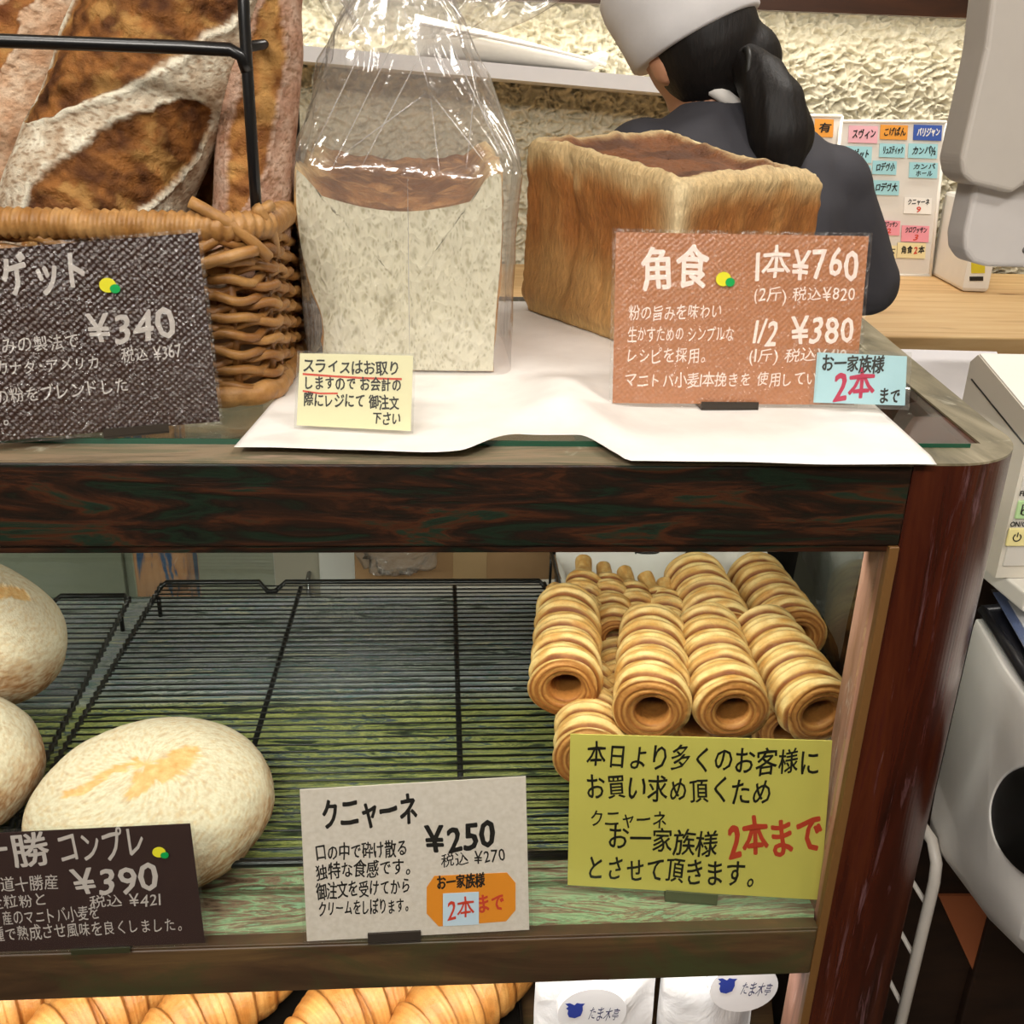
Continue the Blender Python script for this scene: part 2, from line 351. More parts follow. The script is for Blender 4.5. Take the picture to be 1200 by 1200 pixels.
MB().prism([(-1.3, 0.012), (0.3105, 0.012), (0.33, 0.06), (ex(0.61, 0.36), 0.61), (-1.3, 0.61)], LZ-0.02, LZ).build('bottom_board', M_LOW, dc)
MB().box(-1.3, 0.316, 0.004, 0.030, -1.2, LZ-0.02).build('base_panel', M_LOW, dc)
MB().box(-1.3, 0.3100, 0.012, 0.0155, SZ+0.0012, -BH-0.0065).build('front_glass', M_GLASS, dc)
MB().prism([(0.378, 0.125), (0.3815, 0.125), (ex(0.60, 0.3635), 0.60), (ex(0.60, 0.36), 0.60)], SZ+0.001, -BH).build('end_glass', M_GLASSE, dc)
M_GLASSB = film('reflecting rear glass', (0.86, 0.90, 0.87), 0.02, 0.09, 1.3)
MB().box(-1.3, -0.22, 0.604, 0.608, SZ, -BH).build('rear_sliding_glass', M_GLASSB, dc)
M_RPOST = streaks('orange and blue grained paint', ((0.38, '35507e'), (0.46, '4a5f86'), (0.50, 'c98a68'), (0.62, 'd89a78'), (0.70, '7a4a34')), (16, 16, 2.0), 1.8, 0.4, 6, 1.0, 0.2)
MB().box(-0.405, -0.335, 0.612, 0.67, -1.2, -BH, 0.003).build('rear_post', M_RPOST, dc)
MB().box(-1.3, ex(0.62, 0.40), 0.612, 0.65, -BH, -0.001).build('rear_beam', M_BEAM, dc)
MB().prism([(ex(0.6, 0.362), 0.60), (ex(0.6, 0.40), 0.60), (ex(0.64, 0.40), 0.645), (ex(0.64, 0.362), 0.645)], -1.2, SZ-0.02).build('rear_post', M_POST, dc)
MB().prism([(0.374, 0.12), (0.42, 0.12), (ex(0.62, 0.398), 0.60), (ex(0.62, 0.366), 0.60)], SZ-0.05, SZ).build('end_sill', M_POST, dc)

# ------------------------------------------------------------------ parchment sheet on the glass top
M_PAPER = film('x', (1, 1, 1))  # replaced just below
m = NT('parchment paper'); v = m.coord(); f = m.noise(v, 25, 5, 0.6); m.color(m.ramp(f, ((0.3, 'e4dfda'), (0.7, 'efebe6')))); m.bump(f, 0.12, 0.004)
M_PAPER = m.set(0.5, 0, 0.35)
def paper_edge(x):            # y of the free front edge
    k = sst(0.012, 0.056, x)*(1-sst(0.095, 0.123, x))
    return lerp(lerp(0.012, 0.002, sst(-0.13, 0.02, x)), -0.008-0.004*sst(0.12, 0.32, x), sst(0.07, 0.12, x))*(1-k)+0.042*k
mb = MB(); NX, NY = 120, 70; vs = []
def paper_pt(s, t):
    xl = lerp(-0.132, -0.09, t); xr = lerp(0.325, 0.395, t); x = lerp(xl, xr, s)
    xf = lerp(-0.132, 0.325, s); y0 = paper_edge(xf); y = lerp(y0, 0.57, t)
    z = TOP+0.0012
    b = math.exp(-((x-0.085-0.05*t)/0.03)**2)*0.014*sst(0.0, 0.10, t)*(1-sst(0.18, 0.34, t))
    b += math.exp(-((x-0.03)/0.02)**2)*0.003*(1-sst(0, 0.3, t))
    b += 0.0009*(1+noise.noise(Vector((x*18, y*12, 3))))*(1-sst(0, .05, y-y0)*0)
    if y < 0: z -= 0.0018*min(1, -y/0.01)
    return (x, y, z+b)
for j in range(NY+1):
    for i in range(NX+1): vs.append(paper_pt(i/NX, (j/NY)**1.4))
mb.add(vs, [(j*(NX+1)+i, j*(NX+1)+i+1, (j+1)*(NX+1)+i+1, (j+1)*(NX+1)+i) for j in range(NY) for i in range(NX)], True)
o = mb.build('parchment_sheet', M_PAPER, loc=(0.1, 0.2, TOP), label='white parchment sheet spread over the glass top under the square loaves', cat='paper')
o.modifiers.new('s', 'SOLIDIFY').thickness = 0.0003

# ------------------------------------------------------------------ square loaves
M_CRUST = vcol('bread crust', 0.58, 230, 0.38, 0.8, 330, 0.4, (1, 1, 0.30), 0.004)
m = NT('bread crumb'); v = m.coord((1.0, 1, 0.55)); fw = m.noise(v, 60, 3, 0.5); vw = m.n('ShaderNodeTexNoise'); vw.inputs['Scale'].default_value = 70; m.l(v, vw.inputs['Vector'])
va = m.n('ShaderNodeVectorMath', operation='MULTIPLY_ADD'); va.inputs[1].default_value = (0.012, 0.012, 0.012); m.l(vw.outputs['Color'], va.inputs[0]); m.l(v, va.inputs[2])
vo = m.n('ShaderNodeTexVoronoi'); vo.inputs['Scale'].default_value = 150; m.l(va.outputs[0], vo.inputs['Vector'])
vo2 = m.n('ShaderNodeTexVoronoi'); vo2.inputs['Scale'].default_value = 330; m.l(va.outputs[0], vo2.inputs['Vector'])
f = m.noise(v, 240, 5, 0.7); big = m.noise(v, 75, 2, 0.5)
c = m.ramp(vo2.outputs['Distance'], ((0.10, 'a39c80'), (0.42, 'cfc9b0')))
c = m.mix(m.ramp(vo.outputs['Distance'], ((0.16, 0.75), (0.34, 0.0))), c, '9d9474')
c = m.mix(m.ramp(big, ((0.29, 0.55), (0.37, 0.0))), c, '857b5c')
c = m.mix(m.ramp(f, ((0.35, 0.35), (0.6, 0.0))), c, 'e2dcc6')
m.color(c); m.bump(vo.outputs['Distance'], 0.7, 0.004); M_CRUMB = m.set(0.85, 0, 0.15)

def sqring(x0, x1, y0, y1, r, n=26):
    """points around a rounded rectangle, anticlockwise from the front left"""
    pts = []
    for (cx, cy, a0) in ((x1-r, y0+r, -PI/2), (x1-r, y1-r, 0), (x0+r, y1-r, PI/2), (x0+r, y0+r, PI)):
        for k in range(9):
            a = a0+k/8*PI/2; pts.append((cx+r*math.cos(a), cy+r*math.sin(a)))
    out = []; per = [0]
    P = pts+[pts[0]]
    for i in range(len(pts)): per.append(per[-1]+math.dist(P[i], P[i+1]))
    N = n*4
    for k in range(N):
        d = per[-1]*k/N; i = max(j for j in range(len(pts)) if per[j] <= d)
        t = (d-per[i])/max(1e-9, per[i+1]-per[i]); out.append((lerp(P[i][0], P[i+1][0], t), lerp(P[i][1], P[i+1][1], t)))
    return out
# --- half loaf with its cut face to the front
LY0, LY1 = 0.214, 0.372
hl = thing('bread_loaf', 'square white loaf cut in half, pale crumb face forward, inside the clear bag', 'bread', (-0.027, 0.29, TOP+0.0035))
def half_outline(k):          # outline of a slice at depth k (0 front, 1 back): anticlockwise seen from the front
    g = 0.003
    pts = []
    zb = TOP+0.0035; zs = lerp(0.168, 0.181, k); dip = lerp(0.030, 0.010, k)
    n = 26
    for i in range(n+1): pts.append((lerp(-0.098, 0.046, i/n), zb+0.0))
    for i in range(1, n): t = i/n; pts.append((0.046+0.006*math.sin(PI*t)*0.3+0.003*t-0.004*math.sin(2*PI*t)*0.3, lerp(zb, zs, t)))
    for i in range(n+1):
        t = i/n; x = lerp(0.049, -0.112, t); e = sst(0, 0.14, t)*(1-sst(0.90, 1.0, t))
        pts.append((x, zs+0.006*math.sin(PI*min(1, t/0.14))*(t < 0.14)-dip*e*(0.55+0.45*math.sin(PI*cl((t-0.05)/0.9)))))
    for i in range(1, n): t = i/n; pts.append((lerp(-0.112, -0.098, sst(0.05, 0.9, t))-0.004*math.sin(PI*t*1.2)*(t < 0.8)+0.004*math.exp(-((t-0.72)/0.12)**2), lerp(zs, zb, t)))
    return pts
rings = []; cols = []
KD = 60
for j in range(KD+1):
    k = j/KD; y = lerp(LY0+0.0012, LY1, k); pts = half_outline(k); ring = []
    sh = 1-0.05*sst(0.9, 1, k)
    for i, (x, z) in enumerate(pts):
        top = i >= 26*2 and i <= 26*3
        d = (0.0042 if top else 0.0022)*fbm((x, y, z), 45, 1)
        ring.append(Vector((-0.027+(x+0.027)*sh+(d if not top else 0), y, z+(d*1.3 if top else 0))))
        if top:
            t = (i-52)/26; ed = min(t, 1-t)
            kk = 0.06+0.05*fbm((x, y, z), 30); cc = cmix('e8cb96', 'a8713e', sst(kk-0.05, kk+0.10, ed)); cc = cmix(cc, '74451f', 0.85*cl(0.30+0.6*k+1.8*fbm((x, y, z), 34, 3))*sst(0.04, .16, ed)); cc = cmix(cc, 'd9a468', 0.6*sst(0.15, 0.5, fbm((x, y*2, z), 60, 8)))
        else:
            h = z/0.17; cc = cmix('c98f4c', 'e6c590', sst(0.75, 1.0, h)+0.3*fbm((x, y, z), 25))
        cols.append(cc)
    rings.append(ring)
mb = MB().loft(rings, cap=False); N = len(rings[0])
mb.f.append(tuple((KD*N+i) for i in range(N))); mb.sm.append(False); mb.f.append(tuple(range(N))[::-1]); mb.sm.append(False)
mb.c = cols; mb.build('crust', M_CRUST, hl)
pts = half_outline(0); n = len(pts); cx = -0.027; vs = []; fs = []
RN = 14
for r in range(RN+1):
    q = 1-r/RN*0.97
    for (x, z) in pts:
        X = cx+(x-cx)*q*(0.985 if r == 0 else 0.985); Zc = 0.075+(z-0.075)*q*0.985
        vs.append((X, LY0-0.001+0.0012*fbm((X, 0, Zc), 60, 5), Zc))
for r in range(RN):
    for i in range(n): i2 = (i+1) % n; fs.append((r*n+i, r*n+i2, (r+1)*n+i2, (r+1)*n+i))
fs.append(tuple(RN*n+i for i in range(n)))
MB().add(vs, fs, True).build('crumb_face', M_CRUMB, hl)

# --- long loaf standing to the right
A = Vector((0.090, 0.520)); F = Vector((0.203, 0.262)); Rr = Vector((0.372, 0.372)); B = Vector((0.262, 0.63))
bl = thing('bread_loaf', 'whole golden brown square loaf with dark sunken crown behind the terracotta price card', 'bread', (0.23, 0.44, TOP+0.0035))
def foot(u):                  # u 0..4 around A -> F -> R -> B
    q = [A, F, Rr, B]; i = int(u) % 4; t = u-int(u); a, b = q[i], q[(i+1) % 4]
    # rounded corners by blending
    p = a.lerp(b, t); r = 0.055
    if t < r: p = p.lerp(a.lerp(b, r).lerp(a.lerp(q[i-1], r), 0.5), 0.55*(1-t/r)**2)
    if t > 1-r: p = p.lerp(b.lerp(a, r).lerp(b.lerp(q[(i+2) % 4], r), 0.5), 0.55*((t-1+r)/r)**2)
    return p
CENT = (A+F+Rr+B)/4
ZT = [0.186, 0.160, 0.163, 0.199]
NU, NV = 240, 56; rings = []; cols = []
def ztop(u):
    i = int(u) % 4; t = u-int(u); z = lerp(ZT[i], ZT[(i+1) % 4], t)
    if i == 0: z += 0.004*math.sin(PI*t)
    if i == 1: z += 0.005*math.sin(PI*t)
    if i == 2: z = lerp(ZT[2], ZT[3], t)-0.004*math.sin(PI*t)
    return z
for j in range(NV+1):
    h = j/NV; ring = []
    for k in range(NU):
        u = 4*k/NU; p = foot(u); i = int(u); t = u-i; zt = ztop(u); z = lerp(TOP+0.0035, zt, h)
        inn = 0.0
        side = sst(0, 0.08, t)*(1-sst(0.92, 1, t))
        inn += 0.011*side*math.sin(PI*cl(h*1.02))**1.0
        if i == 0: inn += 0.010*math.exp(-((t-0.28)/0.05)**2)*sst(0.05, 0.3, h)*(1-0.5*sst(0.75, 1, h))
        inn += 0.006*(1-sst(0, 0.10, h))+0.004*sst(0.96, 1, h)
        P = Vector((p.x, p.y, z)); inn -= 0.0035*fbm(P, 30, 2)
        d = (CENT-p).normalized(); q = p+d*inn; ring.append(Vector((q.x, q.y, z)))
        st = fbm((p.x*30, p.y*30, z*6), 1.0, 4)
        c = cmix('c8975a', 'a86a30', sst(0.25, 0.60, h)+0.55*st)
        c = cmix(c, 'e3bf80', (1-sst(0.0, 0.14, h))*0.6)
        pale = sst(0.80, 0.97, h+0.06*st) if i in (0, 1) else sst(0.9, 1, h)
        if i == 0: pale = max(pale, 0.7*math.exp(-((t-0.36)/0.05)**2)*sst(0.72, 0.85, h))
        c = cmix(c, 'e8cf9c', pale*0.85)
        cn = min(t if i == 1 else 9, (1-t) if i == 0 else 9)
        c = cmix(c, 'ecd6a8', math.exp(-(cn/0.09)**2)*sst(0.5, 0.75, h)*(1-0.3*sst(0.97, 1, h)))
        cols.append(c)
    rings.append(ring)
# top: rim then sunken crown
for j in range(1, 21):
    g = j/20; ring = []
    for k in range(NU):
        u = 4*k/NU; p = foot(u); d = CENT-p; q = p+d.normalized()*0.004+d*g*0.985; zt = ztop(u); zc = 0.180
        base = lerp(zt, zc, g**0.7)
        z = base+0.004*math.sin(PI*cl(g/0.12))*(g < 0.12)-0.006*sst(0.08, 0.3, g)+0.004*fbm((q.x, q.y, 0), 28, 7)
        ring.append(Vector((q.x, q.y, z)))
        i = int(u); t = u-i
        br = sst(0.05, 0.16, g+0.05*fbm((q.x, q.y, 1), 30, 3)); c = cmix('e6cb98', '8a5226', br)
        c = cmix(c, '583014', 0.8*br*cl(0.35+1.5*fbm((q.x, q.y, 2), 18, 5)))
        cols.append(c)
    rings.append(ring)
mb = MB().loft(rings, cap=True); mb.c = cols; mb.build('crust', M_CRUST, bl)
# ragged torn edge of crust along its back
mb = MB()
for k in range(60):
    u = 2.03+0.95*k/60; p = foot(u); d = (CENT-p).normalized(); q = p+d*(0.006+0.004*random.random()); z = ztop(u)
    mb.ball((q.x, q.y, z+0.001), 0.0022+0.002*random.random(), 0.003, 0.002, nu=6, nv=4)
mb.build('torn_edge', plain('pale crumb', 'e4cfa0', 0.8), bl)

# ------------------------------------------------------------------ clear bag around the half loaf
M_FILM = film('clear plastic film', (0.98, 0.98, 0.98), 0.12, 0.09, 0.9, 45, 0.5, 0.10, (0.95, 0.94, 0.94))
bag = thing('plastic_bag', 'clear crinkly plastic bag gathered above the halved square loaf', 'bag', (-0.027, 0.28, TOP+0.0025))
rings = []; NB = 144
prof = [(0.0026, 0.083, 0.084, -0.025, .293), (0.004, 0.086, 0.087, -0.025, .293), (0.08, 0.088, 0.088, -0.026, .293), (0.150, 0.090, 0.089, -0.026, .293), (0.170, 0.092, 0.089, -0.026, .293),
        (0.182, 0.090, 0.084, -0.026, .293), (0.194, 0.086, 0.075, -0.026, .293), (0.215, 0.078, 0.062, -0.028, .295), (0.240, 0.068, 0.045, -0.029, .297), (0.262, 0.058, 0.033, -0.030, .30), (0.280, 0.050, 0.028, -0.030, .30), (0.300, 0.036, 0.022, -0.03, .30), (0.315, 0.030, 0.02, -0.03, .30)]
def pinterp(z):
    for a, b in zip(prof, prof[1:]):
        if z <= b[0]: t = (z-a[0])/(b[0]-a[0]); return [lerp(x, y, t) for x, y in zip(a, b)]
    return prof[-1]
JN = 130
for j in range(JN+1):
    z = 0.0026+(0.315-0.0026)*j/JN; ring = []
    pw = lerp(0.22, 0.75, sst(0.16, 0.25, z)); cr = sst(0.17, 0.26, z)
    for k in range(NB):
        a = 2*PI*k/NB; ca, sa = math.cos(a), math.sin(a); _, ax, ay, cx, cy = pinterp(cl(z+sst(0.12, 0.17, z)*(0.010*noise.noise(Vector((ca*3, sa*3, z*8)))+0.006*noise.noise(Vector((ca*9, sa*9, 2)))), 0.0026, 0.315))
        x = ax*math.copysign(abs(ca)**pw, ca); y = ay*math.copysign(abs(sa)**pw, sa)
        vd = noise.voronoi(Vector((ca*1.7, sa*1.7, z*16)))[0]; w = cr*(0.012*noise.noise(Vector((ca*2.2, sa*2.2, z*6)))+0.016*(0.45-(vd[1]-vd[0]))*min(1, ax/0.05))+(1-cr)*(0.0010*noise.noise(Vector((ca*3, sa*3, z*30)))+0.0012*(0.4-(vd[1]-vd[0])))
        q = 1+w/max(ax, ay)*1.0
        ring.append(Vector((cx+x*q, cy+y*q, z)))
    rings.append(ring)
mb = MB().loft(rings, cap=False); mb.f.append(tuple(range(NB))[::-1]); mb.sm.append(False); mb.build('film', M_FILM, bag)
# flared mouth of the bag above the gather
rings = []
for j in range(30):
    t = j/29; z = 0.268+0.11*t; rr = 0.046+0.050*t**0.8; ring = []
    for k in range(120):
        a = 2*PI*k/120; right = max(0, math.cos(a))**2; w = 1+0.16*math.sin(a*5+2*t)+0.09*math.sin(a*11+1.3)+0.10*noise.noise(Vector((math.cos(a)*2, math.sin(a)*2, t*3)))
        ring.append(Vector((-0.026+rr*w*math.cos(a)+0.075*right*t**0.7, 0.300+rr*0.55*w*math.sin(a), z-0.035*t*right)))
    rings.append(ring)
MB().loft(rings, cap=False).build('flared_mouth', M_FILM, bag)
# creases: thin raised folds of film
mb = MB()
def bagp(x, z):              # front surface point
    _, ax, ay, cx, cy = pinterp(z); pw = lerp(0.22, 0.75, sst(0.16, 0.25, z)); ca = cl((x-cx)/ax, -0.97, 0.97)
    c2 = abs(ca)**(1/pw); s2 = math.sqrt(max(0, 1-c2*c2))**pw
    return Vector((x, cy-ay*s2-0.0012, z))
for (x0, z0, x1, z1) in ((-0.085, .163, -0.03, .275), (-0.06, .17, -0.012, .26), (0.0, .165, -0.008, .225), (-0.008, .225, 0.035, .175), (-0.01, .225, -0.075, .178), (-0.008, .226, -0.03, .29), (0.05, .178, 0.0, .28), (-0.10, .175, -0.06, .26), (0.02, .17, 0.03, .25), (-0.025, .02, -0.025, .165)):
    P = [bagp(lerp(x0, x1, i/12), lerp(z0, z1, i/12)) for i in range(13)]
    mb.tube(P, lambda t: 0.0007*math.sin(PI*t)+0.0001, 5, flat=0.6)
mb.build('crease', film('film crease', (1, 1, 1), 0.08, 0.22, 0.8, 0, 0, 0.35, (1, 1, 1)), bag)

# ------------------------------------------------------------------ wicker basket
M_WICK = vcol('wicker', 0.45, 90, 0.3, 0.3, 200, 0.45)
BX0, BX1, BY0, BY1, BR = -0.56, -0.125, 0.108, 0.42, 0.034
bk = thing('wicker_basket', 'brown woven wicker basket holding the crusty baguettes', 'basket', (-0.33, 0.26, TOP))
def bring(off, z, n=440):
    return [Vector((x, y, z)) for x, y in sqring(BX0-off, BX1+off, BY0-off, BY1+off, BR+off, n//4)]
NS = 46; rows = 17
for r in range(rows):
    z = TOP+0.0155+r*0.0064; mb = MB(); flare = 0.004*math.sin(PI*r/(rows-1))
    base = bring(flare, z); n = len(base); pts = []
    for i, p in enumerate(base):
        a = base[(i+1) % n]-base[i-1]; nr = Vector((a.y, -a.x, 0)).normalized()
        ph = i/n*NS*PI+(r % 2)*PI
        pts.append(p+nr*0.0042*math.sin(ph)+Vector((0, 0, 0.0012*math.sin(i*0.7+r*2)+0.0016*math.cos(ph))))
    mb.tube(pts, 0.0035, 6, closed=True, cap=False)
    mb.c = [cmix('8a5a2a', 'b98a4e', 0.5+0.8*fbm(v, 40, r)) for v in mb.v]
    mb.build('woven_cane', M_WICK, bk)
sb = bring(0.0, 0); n = len(sb)
for k in range(NS):
    p = sb[int(k*n/NS+n/NS/2) % n]; mb = MB()
    mb.tube([p+Vector((0, 0, TOP+0.006)), p+Vector((0, 0, 0.065)), p+Vector((0, 0, 0.132))], 0.0034, 6)
    mb.c = [hexc('8f6030')]*len(mb.v); mb.build('stake', M_WICK, bk)
for nm, z, rr, tw in (('wrapped_rim', 0.133, 0.0100, 230), ('braided_foot', TOP+0.0095, 0.0085, 60)):
    mb = MB(); base = bring(0.002, z); N0 = len(base); pts = []
    big = []
    for i in range(N0):
        a, b = base[i], base[(i+1) % N0]
        for q in (0, 0.25, 0.5, 0.75): big.append(a.lerp(b, q))
    rings = []; NN = len(big)
    for i, p in enumerate(big):
        tg = (big[(i+1) % NN]-big[i-1]).normalized(); a = Vector((0, 0, 1)); b = tg.cross(a)
        ring = []
        for k in range(12):
            th = 2*PI*k/12; w = rr*(1+0.20*abs(math.sin((i/NN*tw*PI+th*0.5))))-0.0012
            ring.append(p+(a*math.cos(th)+b*math.sin(th))*w)
        rings.append(ring)
    mb.loft(rings, closed=True, cap=False); mb.c = [cmix('9a6a34', 'c2935a', 0.5+0.8*fbm(v, 60, 9)) for v in mb.v]
    mb.build(nm, M_WICK, bk)
# loose cane ends knotted round the near corner
mb = MB()
for (x0, y0, z0, x1, y1, z1) in ((-.167, .100, .150, -.120, .118, .112), (-.165, .100, .118, -.119, .135, .146), (-.127, .118, .146, -.121, .150, .112), (-.165, .098, .108, -.127, .108, .118)):
    mb.tube([Vector((x0, y0, z0)).lerp(Vector((x1, y1, z1)), i/8)+Vector((0.004, -0.005, 0.002))*math.sin(PI*i/8) for i in range(9)], 0.0042, 7)
mb.c = [cmix('9a6a34', 'c2935a', 0.5+0.8*fbm(v, 60, 9)) for v in mb.v]; mb.build('corner_binding', M_WICK, bk)
mb = MB().box(BX0+0.006, BX1-0.006, BY0+0.006, BY1-0.006, TOP+0.006, TOP+0.010); mb.c = [hexc('7d5227')]*len(mb.v); mb.build('base', M_WICK, bk)

# ------------------------------------------------------------------ black wire stand in the basket
ws = thing('wire_stand', 'black wire stand rising from the wicker basket around the baguettes', 'wire stand', (-0.33, 0.26, TOP+0.0105))
zb = TOP+0.0105
def wire(nm, pts, r=0.0036): MB().tube(pts, r, 10).build(nm, M_BLACKMETAL, ws)
FX, FY, BYY = -0.130, 0.137, 0.385
wire('post', [(FX, FY, zb), (FX, FY, 0.236), (FX, FY+0.001, 0.26), (FX+0.003, FY+0.004, 0.40)], 0.0040)
wire('post', [(-0.136, BYY, zb), (-0.130, BYY, 0.40)], 0.0040)
wire('post', [(-0.54, FY, zb), (-0.54, FY, 0.40)], 0.0040)
wire('post', [(-0.54, BYY, zb), (-0.54, BYY, 0.40)], 0.0040)
wire('front_rail', [(-0.54, FY-.002, 0.2455)]+[(lerp(-0.54, FX, i/10), FY-.002, 0.2455) for i in range(1, 10)]+[(FX-0.010, FY-.002, 0.2450), (FX-0.003, FY-.001, 0.2415), (FX, FY, 0.232)], 0.0044)
wire('side_rail', [(FX, FY, 0.247), (-0.130, BYY, 0.268)], 0.0036)
wire('side_rail', [(-0.54, FY, 0.2455), (-0.54, BYY, 0.2455)], 0.0036)
wire('back_rail', [(-0.54, BYY, 0.268), (-0.130, BYY, 0.268)], 0.0036)
for i in range(5):
    y = lerp(0.30, 0.375, i/4); wire('guard_bar', [(-0.131, y, 0.262), (-0.131, y, 0.40)], 0.0022)
wire('top_rail', [(FX+.003, FY+.004, 0.40), (-0.130, BYY, 0.40), (-0.54, BYY, 0.40), (-0.54, FY, 0.40), (FX+.003, FY+.004, 0.40)], 0.0036)

# ------------------------------------------------------------------ baguettes
M_BAG = vcol('baguette crust', 0.62, 170, 0.22, 0.8, 230, 0.25, dist=0.004)
def baguette(name, label, b, t, R, lenses, crust, flour, flesh, dark, face=(0, -1, 0), group='baguettes in the wicker basket', L=170, NT_=120, seed=0, sq=0.92):
    b = Vector(b); t = Vector(t); ax = (t-b); ln = ax.length; ax.normalize()
    fc = Vector(face); fc = (fc-ax*fc.dot(ax)).normalized(); sd = ax.cross(fc)     # sd points to the viewer's right for an upright loaf
    rings = []; cols = []
    for i in range(L+1):
        s = i/L; a = s*ln; e = min(a, ln-a); rad = R*math.sqrt(max(0, 1-(1-cl(e/(R*1.3)))**2.2))*(1+0.02*math.sin(s*9+seed)); rad = max(rad, 0.0008); ring = []
        for k in range(NT_):
            th = 2*PI*k/NT_-PI; w = R*th; P = b+ax*a
            dr = 0; fl = 1.0; ear = 0.0; inner = 0.0
            wob = 0.006*noise.noise(Vector((a*26, w*26, seed*3.1)))+0.0025*noise.noise(Vector((a*90, w*90, seed)))
            for (ca, cw, da, dw, LL, BB) in lenses:
                m_ = math.hypot(da, dw); ux, uy = da/m_, dw/m_
                p = (a-ca)*ux+(w-cw)*uy; q = -(a-ca)*uy+(w-cw)*ux+wob
                d = 1-(p/LL)**2
                if d <= 0: continue
                r_ = abs(q)/(BB*math.sqrt(d)+1e-6)
                inner = max(inner, 1-sst(0.90, 1.0, r_)); ear = max(ear, math.exp(-((r_-1.06)/0.07)**2)*min(1, d*2)*(1.0 if q > 0 else 0.55))
            pt = (a*60, w*60, seed)
            dr = 0.0035*ear-0.0022*inner+0.0022*noise.noise(Vector((a*30, w*30, seed+4)))+inner*0.0034*noise.noise(Vector((a*120, w*70, seed+9)))
            n1 = noise.noise(Vector((a*55, w*55, seed+2))); n2 = noise.noise(Vector((a*160, w*160, seed+5)))
            cc = cmix(crust, flour, cl(0.62+0.6*n1+0.4*n2+0.6*ear))
            crack = abs(noise.noise(Vector((a*210, w*110, seed+11)))+0.6*abs(n2))
            if crack < 0.06: cc = cmix(cc, '7a5638', 0.5)
            fl_ = cmix(flesh, dark, cl(0.42+1.0*n1+0.6*n2)); fl_ = cmix(fl_, 'c09455', 0.75*sst(0.05, 0.45, noise.noise(Vector((a*42, w*42, seed+21)))+0.4*n2)); 
            cc = cmix(cc, fl_, inner); edge = math.exp(-((inner-0.5)/0.25)**2)*(0.5 if 0.05 < inner < 0.95 else 0); cc = cmix(cc, '4a2208', edge)
            rr = rad*(1+(dr/R)) if rad > 0.3*R else rad
            ring.append(P+(fc*math.cos(th)*sq+sd*math.sin(th))*rr); cols.append(cc)
        rings.append(ring)
    mb = MB().loft(rings); mb.c = cols
    return mb.build(name, M_BAG, loc=b, label=label, cat='bread', group=group)
px = 0.00074
b0 = ony(62, 346, 0.205); t0 = ony(285, -150, 0.262)
# distance along the axis where the photo point (170, 95) falls
ln0 = (ony(170, 95, 0.232)-b0).length
def lens(al, pe, da, dw, L_, B_): return (ln0+al*px, pe*px, da, dw, L_*px, B_*px)
baguette('baguette', 'large dark crusted baguette with broad flour ridges leaning at the front of the basket', b0, t0, 0.0655,
         [lens(-100, 26, 195, 118, 122, 40), lens(52, -26, 195, 118, 170, 62), lens(215, -10, 195, 110, 150, 50)],
         'a98a6c', 'f0e8d2', '9a6430', '4e2a0e', seed=1, L=230, NT_=170)
baguette('baguette', 'pinkish floured baguette at the far left behind the large dark one', ony(-28, 350, 0.285), ony(88, -110, 0.325), 0.056,
         [(0.30, 0.02, 1, 0.42, 0.075, 0.022), (0.40, -0.02, 1, 0.42, 0.075, 0.026), (0.18, -0.03, 1, 0.42, 0.06, 0.022)], 'c08a62', 'dcc0a4', 'a8703a', '6e3c18', seed=2)
baguette('baguette', 'slim pinkish baguette with long orange split beside the black front post', ony(292, 345, 0.215), ony(312, -120, 0.25), 0.031,
         [(0.135, 0.002, 1, 0.16, 0.085, 0.0155), (0.30, 0.0, 1, 0.16, 0.075, 0.014)], 'a9765a', 'cfae98', 'b07a40', '70401a', seed=3, NT_=90)
baguette('baguette', 'greyish floured baguette with rough brown split just right of the large dark one', ony(242, 345, 0.285), ony(285, -110, 0.315), 0.035,
         [(0.14, 0.012, 1, 0.2, 0.08, 0.016), (0.30, 0.008, 1, 0.2, 0.075, 0.016)], '8a6a52', 'b49f88', 'a06c38', '63381a', seed=4, NT_=90)
baguette('baguette', 'orange brown baguette mostly hidden behind the tip of the large dark one', ony(208, 350, 0.352), ony(268, -90, 0.368), 0.028,
         [(0.14, 0.0, 1, 0.2, 0.06, 0.013), (0.27, 0.0, 1, 0.2, 0.06, 0.013)], 'b0764c', 'd6b496', 'b06a2c', '7a3e14', seed=5, NT_=80, L=120)

